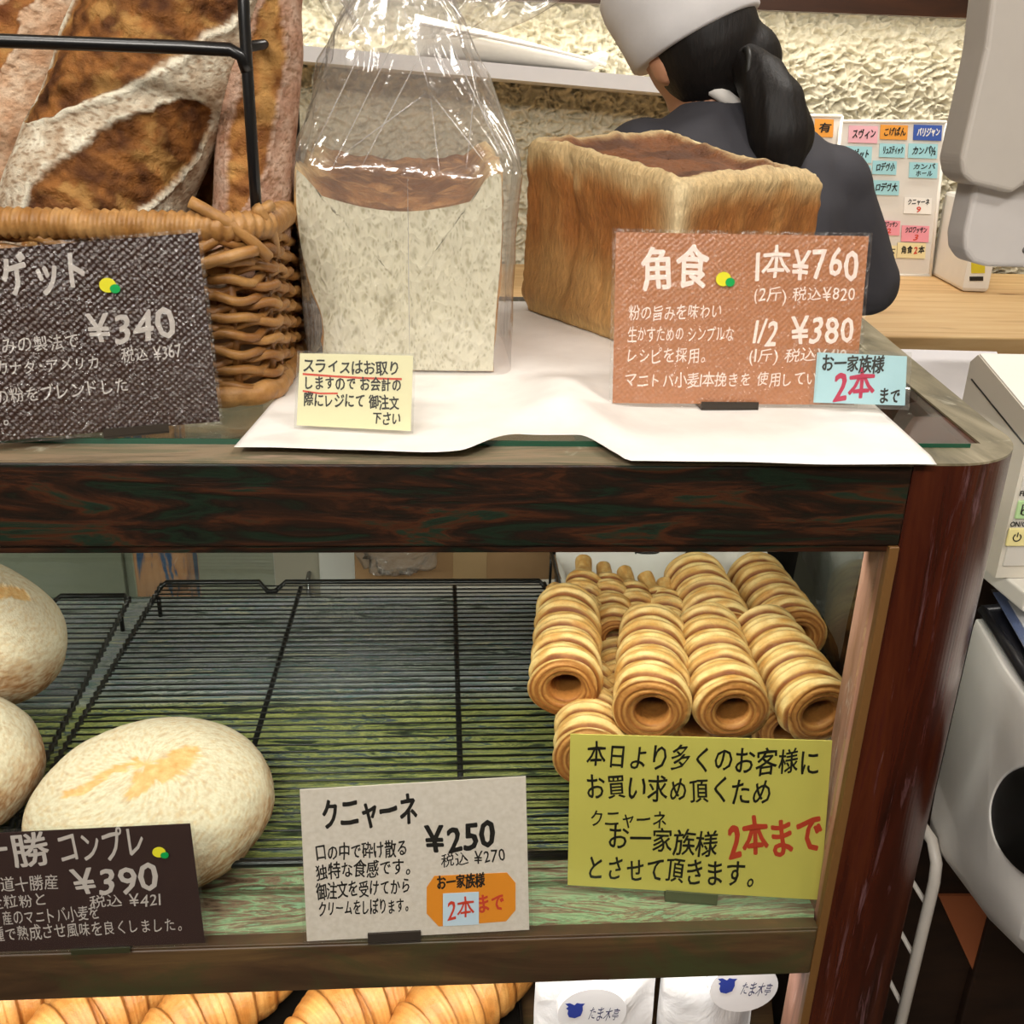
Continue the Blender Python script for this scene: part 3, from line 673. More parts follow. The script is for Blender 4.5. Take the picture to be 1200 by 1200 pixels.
# ------------------------------------------------------------------ handwriting
GL = {}
def glyph(ch, weight):
    k = ch
    if k in GL: return GL[k]
    c = bpy.data.curves.new('g', 'FONT'); c.body = ch; c.resolution_u = 2
    o = bpy.data.objects.new('g', c); COL.objects.link(o); dg = bpy.context.evaluated_depsgraph_get()
    e = o.evaluated_get(dg); me = bpy.data.meshes.new_from_object(e)
    vs = [(v.co.x, v.co.y) for v in me.vertices]; fs = [tuple(p.vertices) for p in me.polygons]
    bpy.data.objects.remove(o); bpy.data.curves.remove(c); bpy.data.meshes.remove(me)
    if vs: x0 = min(v[0] for v in vs); x1 = max(v[0] for v in vs)
    else: x0, x1 = 0, 0.4
    GL[k] = (vs, fs, x0, x1); return GL[k]
def is_cjk(ch): return ord(ch) > 0x2000
def write(mb, pl, text, p0, p1, h, weight=0.0, off=0.0006, jit=1.0, slant=0.0):
    """letters along the line between photo points p0 and p1 on the plane pl = (point, normal, up), h photo pixels tall"""
    P0 = onp(*p0, pl[0], pl[1]); P1 = onp(*p1, pl[0], pl[1]); H = (onp(p0[0], p0[1]-h, pl[0], pl[1])-P0).length
    u = (P1-P0); W = u.length; u.normalize(); v = pl[2]; v = (v-u*v.dot(u)).normalized(); nn = pl[1]
    rnd = random.Random(hash_str(text)); adv = []
    for ch in text:
        if ch == ' ': adv.append(0.35); continue
        g = glyph(ch, weight)
        adv.append(1.0 if is_cjk(ch) and ch not in '。・' else (0.6 if ch in '。・' else (g[3]-g[2])+0.10))
    tot = sum(adv); sx = W/tot; x = 0
    for ch, a in zip(text, adv):
        if ch != ' ':
            vs, fs, g0, g1 = glyph(ch, weight); cj = is_cjk(ch); sy = H/(0.86 if cj else 0.73); by = 0.09 if cj else 0.0
            rot = rnd.uniform(-0.07, 0.07)*jit; sc = 1+rnd.uniform(-0.09, 0.07)*jit; dy = rnd.uniform(-0.05, 0.05)*jit; sk = slant+rnd.uniform(-.06, .1)*jit
            cxx = (g0+g1)/2; tgt = x+a/2
            sh = [(0, 0)]+([(weight*math.cos(2*PI*q/6), weight*math.sin(2*PI*q/6)) for q in range(6)] if weight else [])
            for iq, (ox, oy) in enumerate(sh):
              out = []
              for (gx, gy) in vs:
                lx = (gx-cxx)*sc; ly = (gy+by-0.38)*sc
                lx += 0.018*jit*math.sin(ly*5+rnd_phase(ch)); ly += 0.018*jit*math.sin(lx*6+rnd_phase(ch)*2)+0.05*jit*lx
                lx += sk*ly; c_, s_ = math.cos(rot), math.sin(rot); lx, ly = lx*c_-ly*s_, lx*s_+ly*c_
                out.append(P0+u*((tgt+lx)*sx+ox*sy)+v*((ly+0.38+dy+oy)*sy)+nn*(off+iq*0.000008))
              mb.add(out, fs)
        x += a
def hash_str(s): return sum((i+1)*ord(c) for i, c in enumerate(s))
def rnd_phase(ch): return (ord(ch)*0.37) % 6.28

# ------------------------------------------------------------------ price cards
M_SLEEVE = film('card sleeve', (0.98, 0.985, 0.975), 0.12, 0.05, 0.6, 60, 0.25, 0.05)
M_SLEEVEB = film('glossy embossed sleeve', (0.98, 0.98, 0.975), 0.18, 0.06, 0.6, 230, 0.9, 0.0)
M_CLIP = plain('dark grey clip', '3b352f', 0.25, 0.2, 0.6)
def emboss(name, c1, c2, rough=0.28, sc=330, strength=0.5):
    m = NT(name); v = m.coord((1, 1, 1), rot=(0, 0.75, 0)); 
    w1 = m.n('ShaderNodeTexWave'); w1.inputs['Scale'].default_value = sc/3.0; w1.inputs['Distortion'].default_value = 2.5; w1.inputs['Detail'].default_value = 2; w1.bands_direction = 'X'; m.l(v, w1.inputs['Vector'])
    w2 = m.n('ShaderNodeTexWave'); w2.inputs['Scale'].default_value = sc/3.4; w2.inputs['Distortion'].default_value = 2.5; w2.inputs['Detail'].default_value = 2; w2.bands_direction = 'Z'; m.l(v, w2.inputs['Vector'])
    mm = m.n('ShaderNodeMath', operation='ADD'); m.l(w1.outputs['Fac'], mm.inputs[0]); m.l(w2.outputs['Fac'], mm.inputs[1])
    f = m.noise(m.coord(), 40); m.color(m.mix(f, c1, c2)); m.bump(mm.outputs[0], strength, 0.0010); return m.set(rough, 0, 0.6)
def quad_slab(q, nn, d0, d1):
    a = [p+nn*d1 for p in q]; b = [p+nn*d0 for p in q]
    return MB().add(a+b, [(0, 1, 2, 3), (7, 6, 5, 4), (0, 4, 5, 1), (1, 5, 6, 2), (2, 6, 7, 3), (3, 7, 4, 0)])
def card(label, corners, zb, lean, sheet_m, inset, sleeve_m, name='price_card', cat='price card', group=None, bottom=None, clip=None, clip_m=None):
    """corners TL TR BR BL in photo pixels of the outer sleeve; it stands on height zb leaning back by lean degrees"""
    TL, TR, BR_, BL = corners; bl = onz(*BL, zb+0.0022); br = onz(*BR_, zb+0.0022)
    if bottom: bl, br = bottom(bl, br)
    d = Vector((br.x-bl.x, br.y-bl.y, 0)).normalized(); back = Vector((-d.y, d.x, 0)); a = math.radians(lean)
    up = Vector((0, 0, 1))*math.cos(a)+back*math.sin(a); nn = d.cross(up).normalized()
    if nn.y > 0: nn = -nn
    pl = (bl, nn, up); q = [onp(*c, bl, nn) for c in corners]
    low = min(p.z for p in q)
    if low < zb+0.0018: q = [p+up*max(0, (zb+0.0018-p.z)) for p in q]
    mid = (q[2]+q[3])/2
    t = thing(name, label, cat, (mid.x, mid.y, zb+0.0003), group)
    C = sum(q, Vector())/4
    def ins(k):
        out = []
        for i, p in enumerate(q):
            n1 = (q[(i+1) % 4]-p).normalized(); n0 = (q[i-1]-p).normalized(); out.append(p+(n1+n0)*k)
        return out
    quad_slab(ins(inset), nn, -0.0004, 0.0004).build('sheet', sheet_m, t)
    quad_slab(q, nn, -0.0009, 0.0011).build('sleeve', sleeve_m, t)
    if clip:
        (x0, y0, x1, y1) = clip[:4]; e = [onp(x0, y0, bl, nn), onp(x1, y0+(clip[4] if len(clip) > 4 else 0), bl, nn)]
        hh = (onp(x0, y1, bl, nn)-e[0]).length; mp = (e[0]+e[1])/2; w = (e[1]-e[0]).length/2
        f1 = [mp-d*w, mp+d*w, mp+d*w-up*hh, mp-d*w-up*hh]
        lo = min(p.z for p in f1)
        if lo < zb+0.0015: f1 = [p+up*(zb+0.0015-lo) if i > 1 else p for i, p in enumerate(f1)]
        cm = quad_slab(f1, nn, 0.0014, 0.0030); 
        b1 = [f1[3]+nn*0.003, f1[2]+nn*0.003, f1[2]-nn*0.02+Vector((0, 0, 0)), f1[3]-nn*0.02]
        b1 = [Vector((p.x, p.y, zb+0.0005)) for p in b1]; cm.add([p+Vector((0, 0, .001)) for p in b1]+b1, [(0, 1, 2, 3), (7, 6, 5, 4), (0, 4, 5, 1), (1, 5, 6, 2), (2, 6, 7, 3), (3, 7, 4, 0)])
        cm.build('clip_stand', clip_m or M_CLIP, t)
    return t, pl
def letters(t, pl, lines, m, name='lettering'):
    mb = MB()
    for ln in lines: write(mb, pl, *ln)
    mb.build(name, m, t, smooth=False)
def emblem(t, pl, x, y, r):
    """yellow and green fruit mark stuck on the card"""
    for nm, m, dx, dy, rr, off in (('emblem_fruit', M_YEL, 0, 0, r, 0.0013), ('emblem_leaf', M_GRN, r*0.95, r*0.45, r*0.62, 0.0016)):
        c = onp(x+dx, y+dy, pl[0], pl[1]); R_ = (onp(x+rr, y, pl[0], pl[1])-onp(x, y, pl[0], pl[1])).length
        u = pl[2].cross(pl[1]).normalized(); mb = MB()
        P = [c+(u*math.cos(2*PI*k/28)*1.1+pl[2]*math.sin(2*PI*k/28))*R_ for k in range(28)]
        mb.add([p+pl[1]*off for p in P]+[p+pl[1]*(off+0.0008) for p in P], [tuple(range(28, 56)), tuple(range(28))[::-1]]+[(k, (k+1) % 28, 28+(k+1) % 28, 28+k) for k in range(28)])
        mb.build(nm, m, t, smooth=False)
def rule(t, pl, pts, w, m, name='underline'):
    mb = MB(); P = [onp(*p, pl[0], pl[1])+pl[1]*0.0005 for p in pts]
    k = (onp(pts[0][0], pts[0][1]+w, pl[0], pl[1])-onp(*pts[0], pl[0], pl[1]))
    mb.add(P+[p+k for p in P], [(i, i+1, len(P)+i+1, len(P)+i) for i in range(len(P)-1)]); mb.build(name, m, t, smooth=False)
def patch(t, pl, pts, m, name, d0=0.0004, d1=0.0007):
    P = [onp(*p, pl[0], pl[1]) for p in pts]; n = len(P); mb = MB()
    mb.add([p+pl[1]*d1 for p in P]+[p+pl[1]*d0 for p in P], [tuple(range(n)), tuple(range(n, 2*n))[::-1]]+[(i, (i+1) % n, n+(i+1) % n, n+i) for i in range(n)])
    return mb.build(name, m, t, smooth=False)
PT = TOP+0.0016
# baguette card
t, pl = card('dark brown textured price card for baguettes in front of the wicker basket', [(-62, 292), (235, 268), (262, 497), (-58, 526)], TOP, 4, emboss('embossed brown card', '301d18', '3a2620', 0.25), 0.0022, M_SLEEVEB, clip=(120, 499, 197, 518, -1))
letters(t, pl, [('バゲット', (-32, 352), (112, 340), 46, 0.022), ('¥340', (103, 404), (209, 394), 36, 0.016), ('前日仕込みの製法で', (-75, 420), (94, 408), 18, 0.004),
                ('税込 ¥367', (143, 425), (214, 418), 16, 0.004), ('粉は日本・カナダ・アメリカ', (-85, 446), (118, 432), 16, 0.004), ('の粉をブレンドした', (-6, 475), (152, 459), 17, 0.004), ('ものです。', (-70, 507), (14, 498), 17, 0.004)], M_GREYINK)
emblem(t, pl, 126, 334, 9)
# small cream note
t, pl = card('small cream handwritten note in front of the bagged half loaf', [(349, 411), (487, 414), (484, 508), (345, 501)], PT, 14, plain('cream note', 'dfd9b0', 0.5), 0.0016, M_SLEEVE, 'note_card', 'note card')
letters(t, pl, [('スライスはお取り', (355, 437), (469, 440), 15, 0.02), ('しますので お会計の', (356, 456), (471, 460), 15, 0.02), ('際にレジにて 御注文', (356, 476), (468, 480), 15, 0.02), ('下さい', (436, 497), (470, 499), 14, 0.02)], M_INK)
rule(t, pl, [(355, 437), (395, 440), (430, 442), (471, 443)], 2.5, M_RED); rule(t, pl, [(355, 457), (375, 460), (396, 460)], 2.2, M_RED)
# terracotta card
t, pl = card('terracotta textured price card standing before the whole square loaf', [(718, 268), (1022, 273), (1004, 478), (714, 476)], PT, 7, emboss('embossed terracotta card', 'aa6f4a', 'b47a54', 0.36, 330, 0.28), 0.0024, M_SLEEVEB, clip=(821, 471, 888, 486, -1))
letters(t, pl, [('角食', (747, 343), (832, 341), 50, 0.020), ('1本¥760', (883, 328), (1006, 326), 36, 0.014), ('(2斤) 税込¥820', (882, 353), (1002, 351), 15, 0.004), ('粉の旨みを味わい', (736, 376), (846, 374), 17, 0.004),
                ('1/2', (881, 402), (910, 404), 30, 0.014), ('¥380', (925, 401), (1001, 400), 32, 0.014), ('生かすための シンプルな', (735, 401), (860, 400), 17, 0.004), ('レシピを採用。', (733, 426), (828, 425), 17, 0.004),
                ('(1斤) 税込¥410', (876, 424), (992, 424), 15, 0.004), ('マニトバ小麦1本挽きを 使用しています', (731, 454), (986, 452), 16, 0.004)], M_PINKINK)
emblem(t, pl, 847, 327, 8)
# small blue card
t, pl = card('small pale blue card leaning in front of the terracotta card', [(953, 408), (1068, 413), (1065, 480), (948, 476)], PT, 7, plain('blue card', 'a9cfd8', 0.5), 0.0030, M_SLEEVE,
             bottom=lambda a, b: (a-Vector((0, 0.004, 0)), b-Vector((0, 0.014, 0))))
letters(t, pl, [('お一家族様', (962, 435), (1035, 437), 18, 0.022), ('まで', (1029, 473), (1054, 473), 17, 0.022)], M_INK)
letters(t, pl, [('2本', (976, 467), (1024, 467), 32, 0.022)], M_CRIMSON, 'crimson_lettering')

# cards on the painted shelf
M_SLEEVEC = film('clear card sleeve', (0.98, 0.985, 0.975), 0.10, 0.025, 0.4, 0, 0, 0.012)
t, pl = card('dark brown price card standing in front of the big floury round loaf', [(-62, 976), (226, 962), (244, 1107), (-52, 1120)], SZ, 3, plain('dark brown card', '2e1a16', 0.55), 0.0022, M_SLEEVEC, clip=(84, 1110, 153, 1122, -2), clip_m=plain('olive clip', '343522', 0.3))
letters(t, pl, [('十勝', (-30, 1016), (62, 1012), 36, 0.016), ('コンプレ', (70, 1012), (176, 1004), 36, 0.010), ('¥390', (86, 1049), (190, 1042), 32, 0.014), ('北海道十勝産', (-32, 1047), (70, 1041), 16, 0.002),
                ('全粒粉と', (-12, 1066), (58, 1061), 15, 0.002), ('税込 ¥421', (106, 1064), (190, 1060), 14, 0.002), ('カナダ産のマニトバ小麦を', (-34, 1087), (118, 1077), 16, 0.002), ('ルヴァン種で熟成させ風味を良くしました。', (-66, 1107), (216, 1090), 16, 0.002)], M_GREYINK)
emblem(t, pl, 187, 997, 7)
m = NT('white textured card'); v = m.coord(); f = m.noise(v, 240, 3, 0.5); m.color(m.ramp(f, ((0.3, 'cfc7ba'), (0.7, 'dad3c8')))); m.bump(f, 0.25, 0.001); M_WCARD = m.set(0.6)
t, pl = card('white price card with orange sticker leaning before the empty wire rack', [(347, 922), (620, 906), (624, 1092), (356, 1106)], SZ, 3, M_WCARD, 0.0026, M_SLEEVEC, clip=(431, 1091, 493, 1101, -2))
letters(t, pl, [('クニャーネ', (377, 974), (491, 965), 36, 0.020), ('¥250', (499, 1001), (583, 991), 32, 0.022), ('税込 ¥270', (517, 1016), (593, 1007), 15, 0.006), ('口の中で砕け散る', (370, 1009), (478, 1002), 18, 0.012),
                ('独特な食感です。', (370, 1031), (483, 1024), 18, 0.012), ('御注文を受けてから', (371, 1054), (482, 1047), 18, 0.012), ('クリームをしぼります。', (373, 1074), (480, 1069), 17, 0.012)], M_INK)
patch(t, pl, [(509, 1026), (594, 1022), (604, 1034), (604, 1066), (593, 1079), (514, 1085), (500, 1070), (500, 1039)], plain('orange sticker', 'e08d22', 0.5), 'orange_sticker')
mb = MB(); write(mb, pl, 'お一家族様', (512, 1042), (568, 1038), 15, 0.024, 0.0009); mb.build('sticker_lettering', M_INK, t, smooth=False)
mb = MB(); write(mb, pl, 'まで', (559, 1070), (592, 1066), 20, 0.022, 0.0009); mb.build('red_lettering', M_RED, t, smooth=False)
patch(t, pl, [(519, 1046), (561, 1044), (561, 1082), (519, 1084)], plain('pale blue tab', 'bcd3e0', 0.5), 'blue_tab', 0.0010, 0.0013)
mb = MB(); write(mb, pl, '2本', (524, 1075), (556, 1073), 22, 0.008, 0.0016); mb.build('red_lettering', M_RED, t, smooth=False)
t, pl = card('large yellow handwritten notice in front of the spiral pastries', [(664, 856), (980, 864), (965, 1058), (661, 1040)], SZ, 4, plain('yellow notice', 'd8c563', 0.6), 0.0030, film('notice sleeve', (0.985, 0.99, 0.97), 0.10, 0.03, 0.4), 'notice_card', 'notice card', bottom=lambda a, b: (ony(661, 1040, 0.050), ony(965, 1058, 0.0185)), clip=(780, 1043, 841, 1055, 2), clip_m=plain('greenish clip', '55573f', 0.3))
letters(t, pl, [('本日より多くのお客様に', (686, 899), (960, 909), 28, 0.010), ('お買い求め頂くため', (686, 935), (904, 943), 28, 0.010), ('クニャーネ', (690, 969), (782, 971), 20, 0.008), ('お一家族様', (711, 994), (839, 1004), 27, 0.010),
                ('とさせて頂きます。', (686, 1030), (886, 1040), 28, 0.010)], M_INK)
letters(t, pl, [('2本まで', (853, 1003), (964, 1000), 42, 0.022)], M_RED, 'red_lettering')

# ------------------------------------------------------------------ wire racks on the painted shelf
M_RACK = plain('black rack wire', '121312', 0.3, 0.3, 0.6)
def rack(label, x0, x1, y0, y1, ribs, z, n, skew=0.0, loops=()):
    r = thing('cooling_rack', label, 'wire rack', ((x0+x1)/2, (y0+y1)/2, SZ+0.0003), 'cooling racks on the painted shelf')
    sk = lambda x, y: x+skew*(y-y0)
    mb = MB()
    for i in range(n):
        y = lerp(y0+0.006, y1-0.004, i/(n-1)); mb.tube([(sk(x0, y), y, z), (sk(x1, y), y, z)], 0.0011, 6)
    mb.build('cross_wires', M_RACK, r)
    for x in ribs: MB().tube([(sk(x, y0), y0, z-0.0042), (sk(x, y1), y1, z-0.0042)], 0.0030, 8).build('rib', M_RACK, r)
    for x in (x0, x1):
        pts = []
        for i in range(n*2+1):
            y = lerp(y0, y1, i/(n*2)); pts.append((sk(x, y)+0.0016*(i % 2), y, z+0.0012*(-1)**i))
        MB().tube(pts, 0.0028, 6).build('side_rail', M_RACK, r)
    yb = y1+0.004; zz = z
    pts = [(sk(x0, y1), y1-0.01, zz), (sk(x0, y1)+0.006, yb, zz+0.002)]
    for xa, xb in loops: pts += [(xa-0.012, yb, zz+0.002), (xa, yb-0.012, zz-0.006), (xb, yb-0.012, zz-0.006), (xb+0.012, yb, zz+0.002)]
    pts += [(sk(x1, y1)-0.006, yb, zz+0.002), (sk(x1, y1), y1-0.01, zz)]
    MB().tube(pts, 0.0034, 8).build('back_rail', M_RACK, r)
    MB().tube([(sk(x0, y0), y0, z), ((x0+x1)/2, y0, z), (sk(x1, y0), y0, z)], 0.0032, 8).build('front_rail', M_RACK, r)
    for x, y in ((x0+.004, y0+.01), (x1-.004, y0+.01), (x0+.004, y1-.03), (x1-.004, y1-.03)):
        MB().tube([(sk(x, y), y, z-0.003), (sk(x, y), y, SZ+0.0005)], 0.0028, 8).build('foot', M_RACK, r)
    return r
RZ = -0.371
rack('empty black wire cooling rack filling the middle of the painted shelf', -0.363, 0.140, 0.058, 0.583, (-0.183, 0.020), RZ, 46, 0.0, ((-0.225, -0.215),))
rack('black wire cooling rack under the two floury loaves at the left edge', -0.90, -0.366, 0.055, 0.545, (-0.72, -0.55), RZ, 40, -0.055, ((-0.50, -0.49),))

# ------------------------------------------------------------------ round floury loaves
M_FLOUR = vcol('floured crust', 0.9, 420, 0.22, 0.35, 500, 0.08)
def boule(name, label, c, rx, ry, rz, rot=None, scar=None, seed=0, bottom=0.35, group='round floury loaves', brown='9a6a44'):
    NUu, NVv = 150, 90; rings = []; cols = []
    for j in range(NVv+1):
        ph = -PI/2+PI*j/NVv; ring = []
        for k in range(NUu):
            th = 2*PI*k/NUu; d = Vector((math.cos(ph)*math.cos(th), math.cos(ph)*math.sin(th), math.sin(ph)))
            z = d.z; pz = z if z > -bottom else -bottom+(z+bottom)*0.12
            r_ = 1+0.018*noise.noise(d*2.4+Vector((seed, 0, 0)))+0.006*noise.noise(d*9+Vector((seed, 3, 0)))
            hw = math.copysign(abs(math.cos(ph))**0.8, 1)
            P = Vector((rx*math.cos(th)*hw, ry*math.sin(th)*hw, rz*pz))*r_
            n1 = noise.noise(d*5+Vector((seed, 1, 1))); n2 = noise.noise(d*26+Vector((seed, 2, 1))); n3 = noise.noise(d*60+Vector((seed, 2, 1)))
            side = sst(0.55, -0.1, z)
            fl = cl(1.0-0.60*side*(0.6+0.9*n1)-0.40*side*(n2 > 0.0)-0.45*max(0, n3)-0.35*max(0, n2-0.1))
            cc = cmix(brown, 'd8cab0', fl)
            if abs(n3+0.6*n2) < 0.05 and z > 0.1: cc = cmix(cc, 'c9a67c', 0.5)
            if scar:
                for (sx_, sy_, ux, uy, LL, BB) in scar:
                    if z < 0: continue
                    p = (d.x-sx_)*ux+(d.y-sy_)*uy; q = -(d.x-sx_)*uy+(d.y-sy_)*ux+0.05*n2+0.06*n1
                    dd = 1-(p/LL)**2
                    if dd > 0:
                        e = abs(q)/(BB*math.sqrt(dd)); w = 1-sst(0.8, 1.05, e)
                        cc = cmix(cc, cmix('cf9c60', 'e2bd88', 0.5+0.8*n2), w); P *= 1-0.012*w+0.010*math.exp(-((e-1.1)/0.12)**2)
            ring.append(P); cols.append(cc)
        rings.append(ring)
    M = rot or Matrix.Identity(3); zmin = min((M @ p).z for r in rings for p in r); cz = c[2]-zmin
    rings = [[Vector((c[0], c[1], cz))+M @ p for p in r] for r in rings]
    mb = MB().loft(rings); mb.c = cols
    return mb.build(name, M_FLOUR, loc=(c[0], c[1], c[2]), label=label, cat='bread', group=group)
RT = RZ+0.0018
boule('round_loaf', 'big flat round loaf white with flour, split scar on top, behind the dark card', (-0.249, 0.118, SZ+0.020), 0.103, 0.100, 0.046, Matrix.Rotation(0.10, 3, 'X'), ((0.12, -0.05, 0.55, 0.83, 0.30, 0.10), (-0.25, -0.12, 0.86, 0.5, 0.32, 0.05)), 1)
E3 = Matrix.Rotation(0.55, 3, 'Y') @ Matrix.Rotation(-0.25, 3, 'X')
boule('round_loaf', 'pinkish floured round loaf tilted at the left edge, farther from the glass', (-0.478, 0.318, RT), 0.096, 0.098, 0.066, E3, ((0.15, -0.25, 0.4, 0.9, 0.2, 0.10),), 5, 0.55)
boule('round_loaf', 'floured round loaf lying at the left edge before the tilted one', (-0.448, 0.150, RT), 0.092, 0.092, 0.060, None, None, 9)

# ------------------------------------------------------------------ spiral pastries on paper in a wire tray
wt = thing('wire_tray', 'black wire tray holding the heap of spiral pastries', 'tray', (0.26, 0.32, SZ+0.0003))
TX0, TX1, TY0, TY1 = 0.147, 0.372, 0.10, 0.575
TZ = -0.374
def tsk(x, y): return x+(0.10 if x > 0.2 else 0.0)*(y-TY0)*0.9
mb = MB()
for i in range(26):
    y = lerp(TY0, TY1, i/25); mb.tube([(tsk(TX0, y), y, TZ), (tsk(TX1, y), y, TZ)], 0.0016, 6)
mb.build('cross_wires', M_RACK, wt)
for zz, nm in ((TZ+0.052, 'top_rim'), (TZ-0.003, 'bottom_rim')):
    MB().tube([(tsk(x, y), y, zz) for x, y in ((TX0, TY0), (TX0, TY1), (TX1, TY1), (TX1, TY0))], 0.0030, 8, closed=True, cap=False).build(nm, M_RACK, wt)
mb = MB()
for x in (TX0, TX1):
    for i in range(9): y = lerp(TY0, TY1, i/8); mb.tube([(tsk(x, y), y, TZ-.003), (tsk(x, y), y, TZ+0.052)], 0.0018, 6)
for i in range(1, 6):
    x = lerp(TX0, TX1, i/6)
    for y in (TY0, TY1): mb.tube([(x, y, TZ-.003), (x, y, TZ+0.052)], 0.0018, 6)
mb.build('side_wires', M_RACK, wt)
for x, y in ((TX0, TY0), (TX1, TY0), (TX0, TY1), (TX1, TY1)): MB().tube([(tsk(x, y), y, TZ-.003), (tsk(x, y), y, SZ+0.0005)], 0.003, 8).build('foot', M_RACK, wt)
# paper liner, crumpled up at the back
mb = MB(); NX, NY = 60, 90; vs = []
for j in range(NY+1):
    for i in range(NX+1):
        s = i/NX; t = j/NY; y = lerp(0.108, 0.568, min(1, t/0.78)); x = lerp(tsk(TX0, y)+0.005, tsk(TX1, y)-0.005, s); z = TZ+0.0032
        e = min(s, 1-s); z += (0.045 if s < 0.5 else 0.045+0.05*sst(0.3, 0.7, t))*sst(0.10, 0.0, e)+0.006*sst(0.2, 0.05, e)*noise.noise(Vector((y*20, 3, s*2)))
        if t > 0.78: q = (t-0.78)/0.22; z += 0.135*q+0.018*noise.noise(Vector((s*5, q*3, 2)))*q+0.02*math.sin(s*6+1)*q; y += 0.012*q+0.012*noise.noise(Vector((s*7, q*4, 1)))*q; x += 0.012*(0.5-s)*q
        if t < 0.06: z += 0.0
        vs.append((x, y, z+0.0015*(1+noise.noise(Vector((x*40, y*40, 1))))))
mb.add(vs, [(j*(NX+1)+i, j*(NX+1)+i+1, (j+1)*(NX+1)+i+1, (j+1)*(NX+1)+i) for j in range(NY) for i in range(NX)], True)
o = mb.build('paper_liner', M_PAPER, loc=(0.26, 0.32, TZ), label='white crumpled paper lining the wire tray under the spiral pastries', cat='paper')
mb = MB(); vs = []
for j in range(13):
    for i in range(13):
        s, t = i/12, j/12; vs.append((lerp(0.118, 0.175, s)+0.01*t, 0.128+0.055*t+0.006*math.sin(s*4), TZ+0.012+0.034*s*(1-0.4*t)-0.012*t+0.004*noise.noise(Vector((s*3, t*3, 5)))))
mb.add(vs, [(j*13+i, j*13+i+1, (j+1)*13+i+1, (j+1)*13+i) for j in range(12) for i in range(12)], True)
mb.build('turned_corner', M_PAPER, o)
M_PASTRY = vcol('flaky pastry', 0.5, 190, 0.22, 0.45, 300, 0.35)
def spiral_mesh(seed, L=0.150, R0=0.0305, tail=0.012, turns=6.2, bare=0.16):
    """mouth at the origin opening towards -y, tail at +y"""
    rnd = random.Random(seed); NS_, NT_ = 150, 56; rings = []; cols = []
    def rad(s, th):
        base = lerp(R0, R0*0.93, s) if s < 1-bare else lerp(R0*0.93, tail, sst(1-bare, 1-bare*0.35, s))
        ph = (s*turns-th/(2*PI)) % 1.0
        b = 0.0062*(math.sin(PI*ph**0.75)**0.8)-0.0025 if s < 1-bare*0.6 else 0.0004
        b += 0.0006*math.sin(ph*6*PI+s*11)*(s < 1-bare*0.6)
        return base+b+0.0014*noise.noise(Vector((s*9, math.cos(th)*1.2, math.sin(th)*1.2+seed*3))), ph
    # inner tube from the bottom of the bore to the mouth, then over the lip and along the outside
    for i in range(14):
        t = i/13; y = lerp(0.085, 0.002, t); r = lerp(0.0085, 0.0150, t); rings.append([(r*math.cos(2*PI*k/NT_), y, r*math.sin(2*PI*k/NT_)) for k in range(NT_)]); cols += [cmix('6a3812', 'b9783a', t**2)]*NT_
    for i in range(9):                       # rolled layers at the open end
        t = i/8; ring = []
        for k in range(NT_):
            th = 2*PI*k/NT_; ro, ph = rad(0.012, th); r = lerp(0.0158, ro-0.002, t); y = -0.003*math.sin(PI*t)+0.0016*math.sin(t*4*PI*1.5+th)
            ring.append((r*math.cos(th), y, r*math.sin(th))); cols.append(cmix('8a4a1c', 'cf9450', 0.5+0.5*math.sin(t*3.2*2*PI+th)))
        rings.append(ring)
    for i in range(NS_+1):
        s = i/NS_; ring = []; y = s*L
        for k in range(NT_):
            th = 2*PI*k/NT_; r, ph = rad(s, th)
            if s > 0.985: r *= max(0.05, math.sqrt(1-((s-0.985)/0.0152)**2))
            ring.append((r*math.cos(th), y, r*math.sin(th)))
            n1 = noise.noise(Vector((s*16, math.cos(th)*2, math.sin(th)*2+seed)))
            c = cmix('f2d08e', 'c98b40', cl(0.25+0.8*n1)); e = min(ph, 1-ph)
            if s < 1-bare*0.6:
                c = cmix('7a4016', c, sst(0.0, 0.15, e+0.05*n1)); l3 = math.sin(ph*6*PI+s*11+2*n1); c = cmix(c, 'a86a2c', 0.35*sst(0.72, 1.0, l3))
            else: c = cmix(c, 'c08038', 0.3)
            cols.append(c)
        rings.append(ring)
    mb = MB().loft(rings); mb.c = cols; return mb
PROTO = []
def pastry(label, mouth, tail, variant, roll=0.0, sc=1.0):
    mouth = Vector(mouth); tail = Vector(tail)
    if variant == 'c': mouth = tail+(mouth-tail).normalized()*0.168*sc
    d = (tail-mouth).normalized(); x = Vector((0, 0, 1)).cross(d).normalized()*-1; z = x.cross(d)
    Mx = Matrix((( x.x, d.x, z.x), (x.y, d.y, z.y), (x.z, d.z, z.z))) @ Matrix.Rotation(roll, 3, 'Y')
    if variant not in PROTO_D:
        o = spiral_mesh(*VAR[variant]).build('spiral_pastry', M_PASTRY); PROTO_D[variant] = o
    else:
        o = PROTO_D[variant].copy(); COL.objects.link(o)
    o.matrix_world = Matrix.Translation(mouth+Vector((0, 0, Z0))) @ Mx.to_4x4() @ Matrix.Diagonal((sc, sc, sc, 1))
    return tag(o, label, 'pastry', 'spiral pastries in the wire tray')
PROTO_D = {}
VAR = {'a': (1,), 'b': (2, 0.158, 0.031, 0.0115, 6.8, 0.2), 'c': (3, 0.168, 0.029, 0.0115, 5.6, 0.40), 'd': (4, 0.145, 0.032, 0.02, 5.6, 0.08)}
ZT2, ZB2 = -0.287, TZ+0.0415
def at(px_, py_, z): return onz(px_, py_, z)
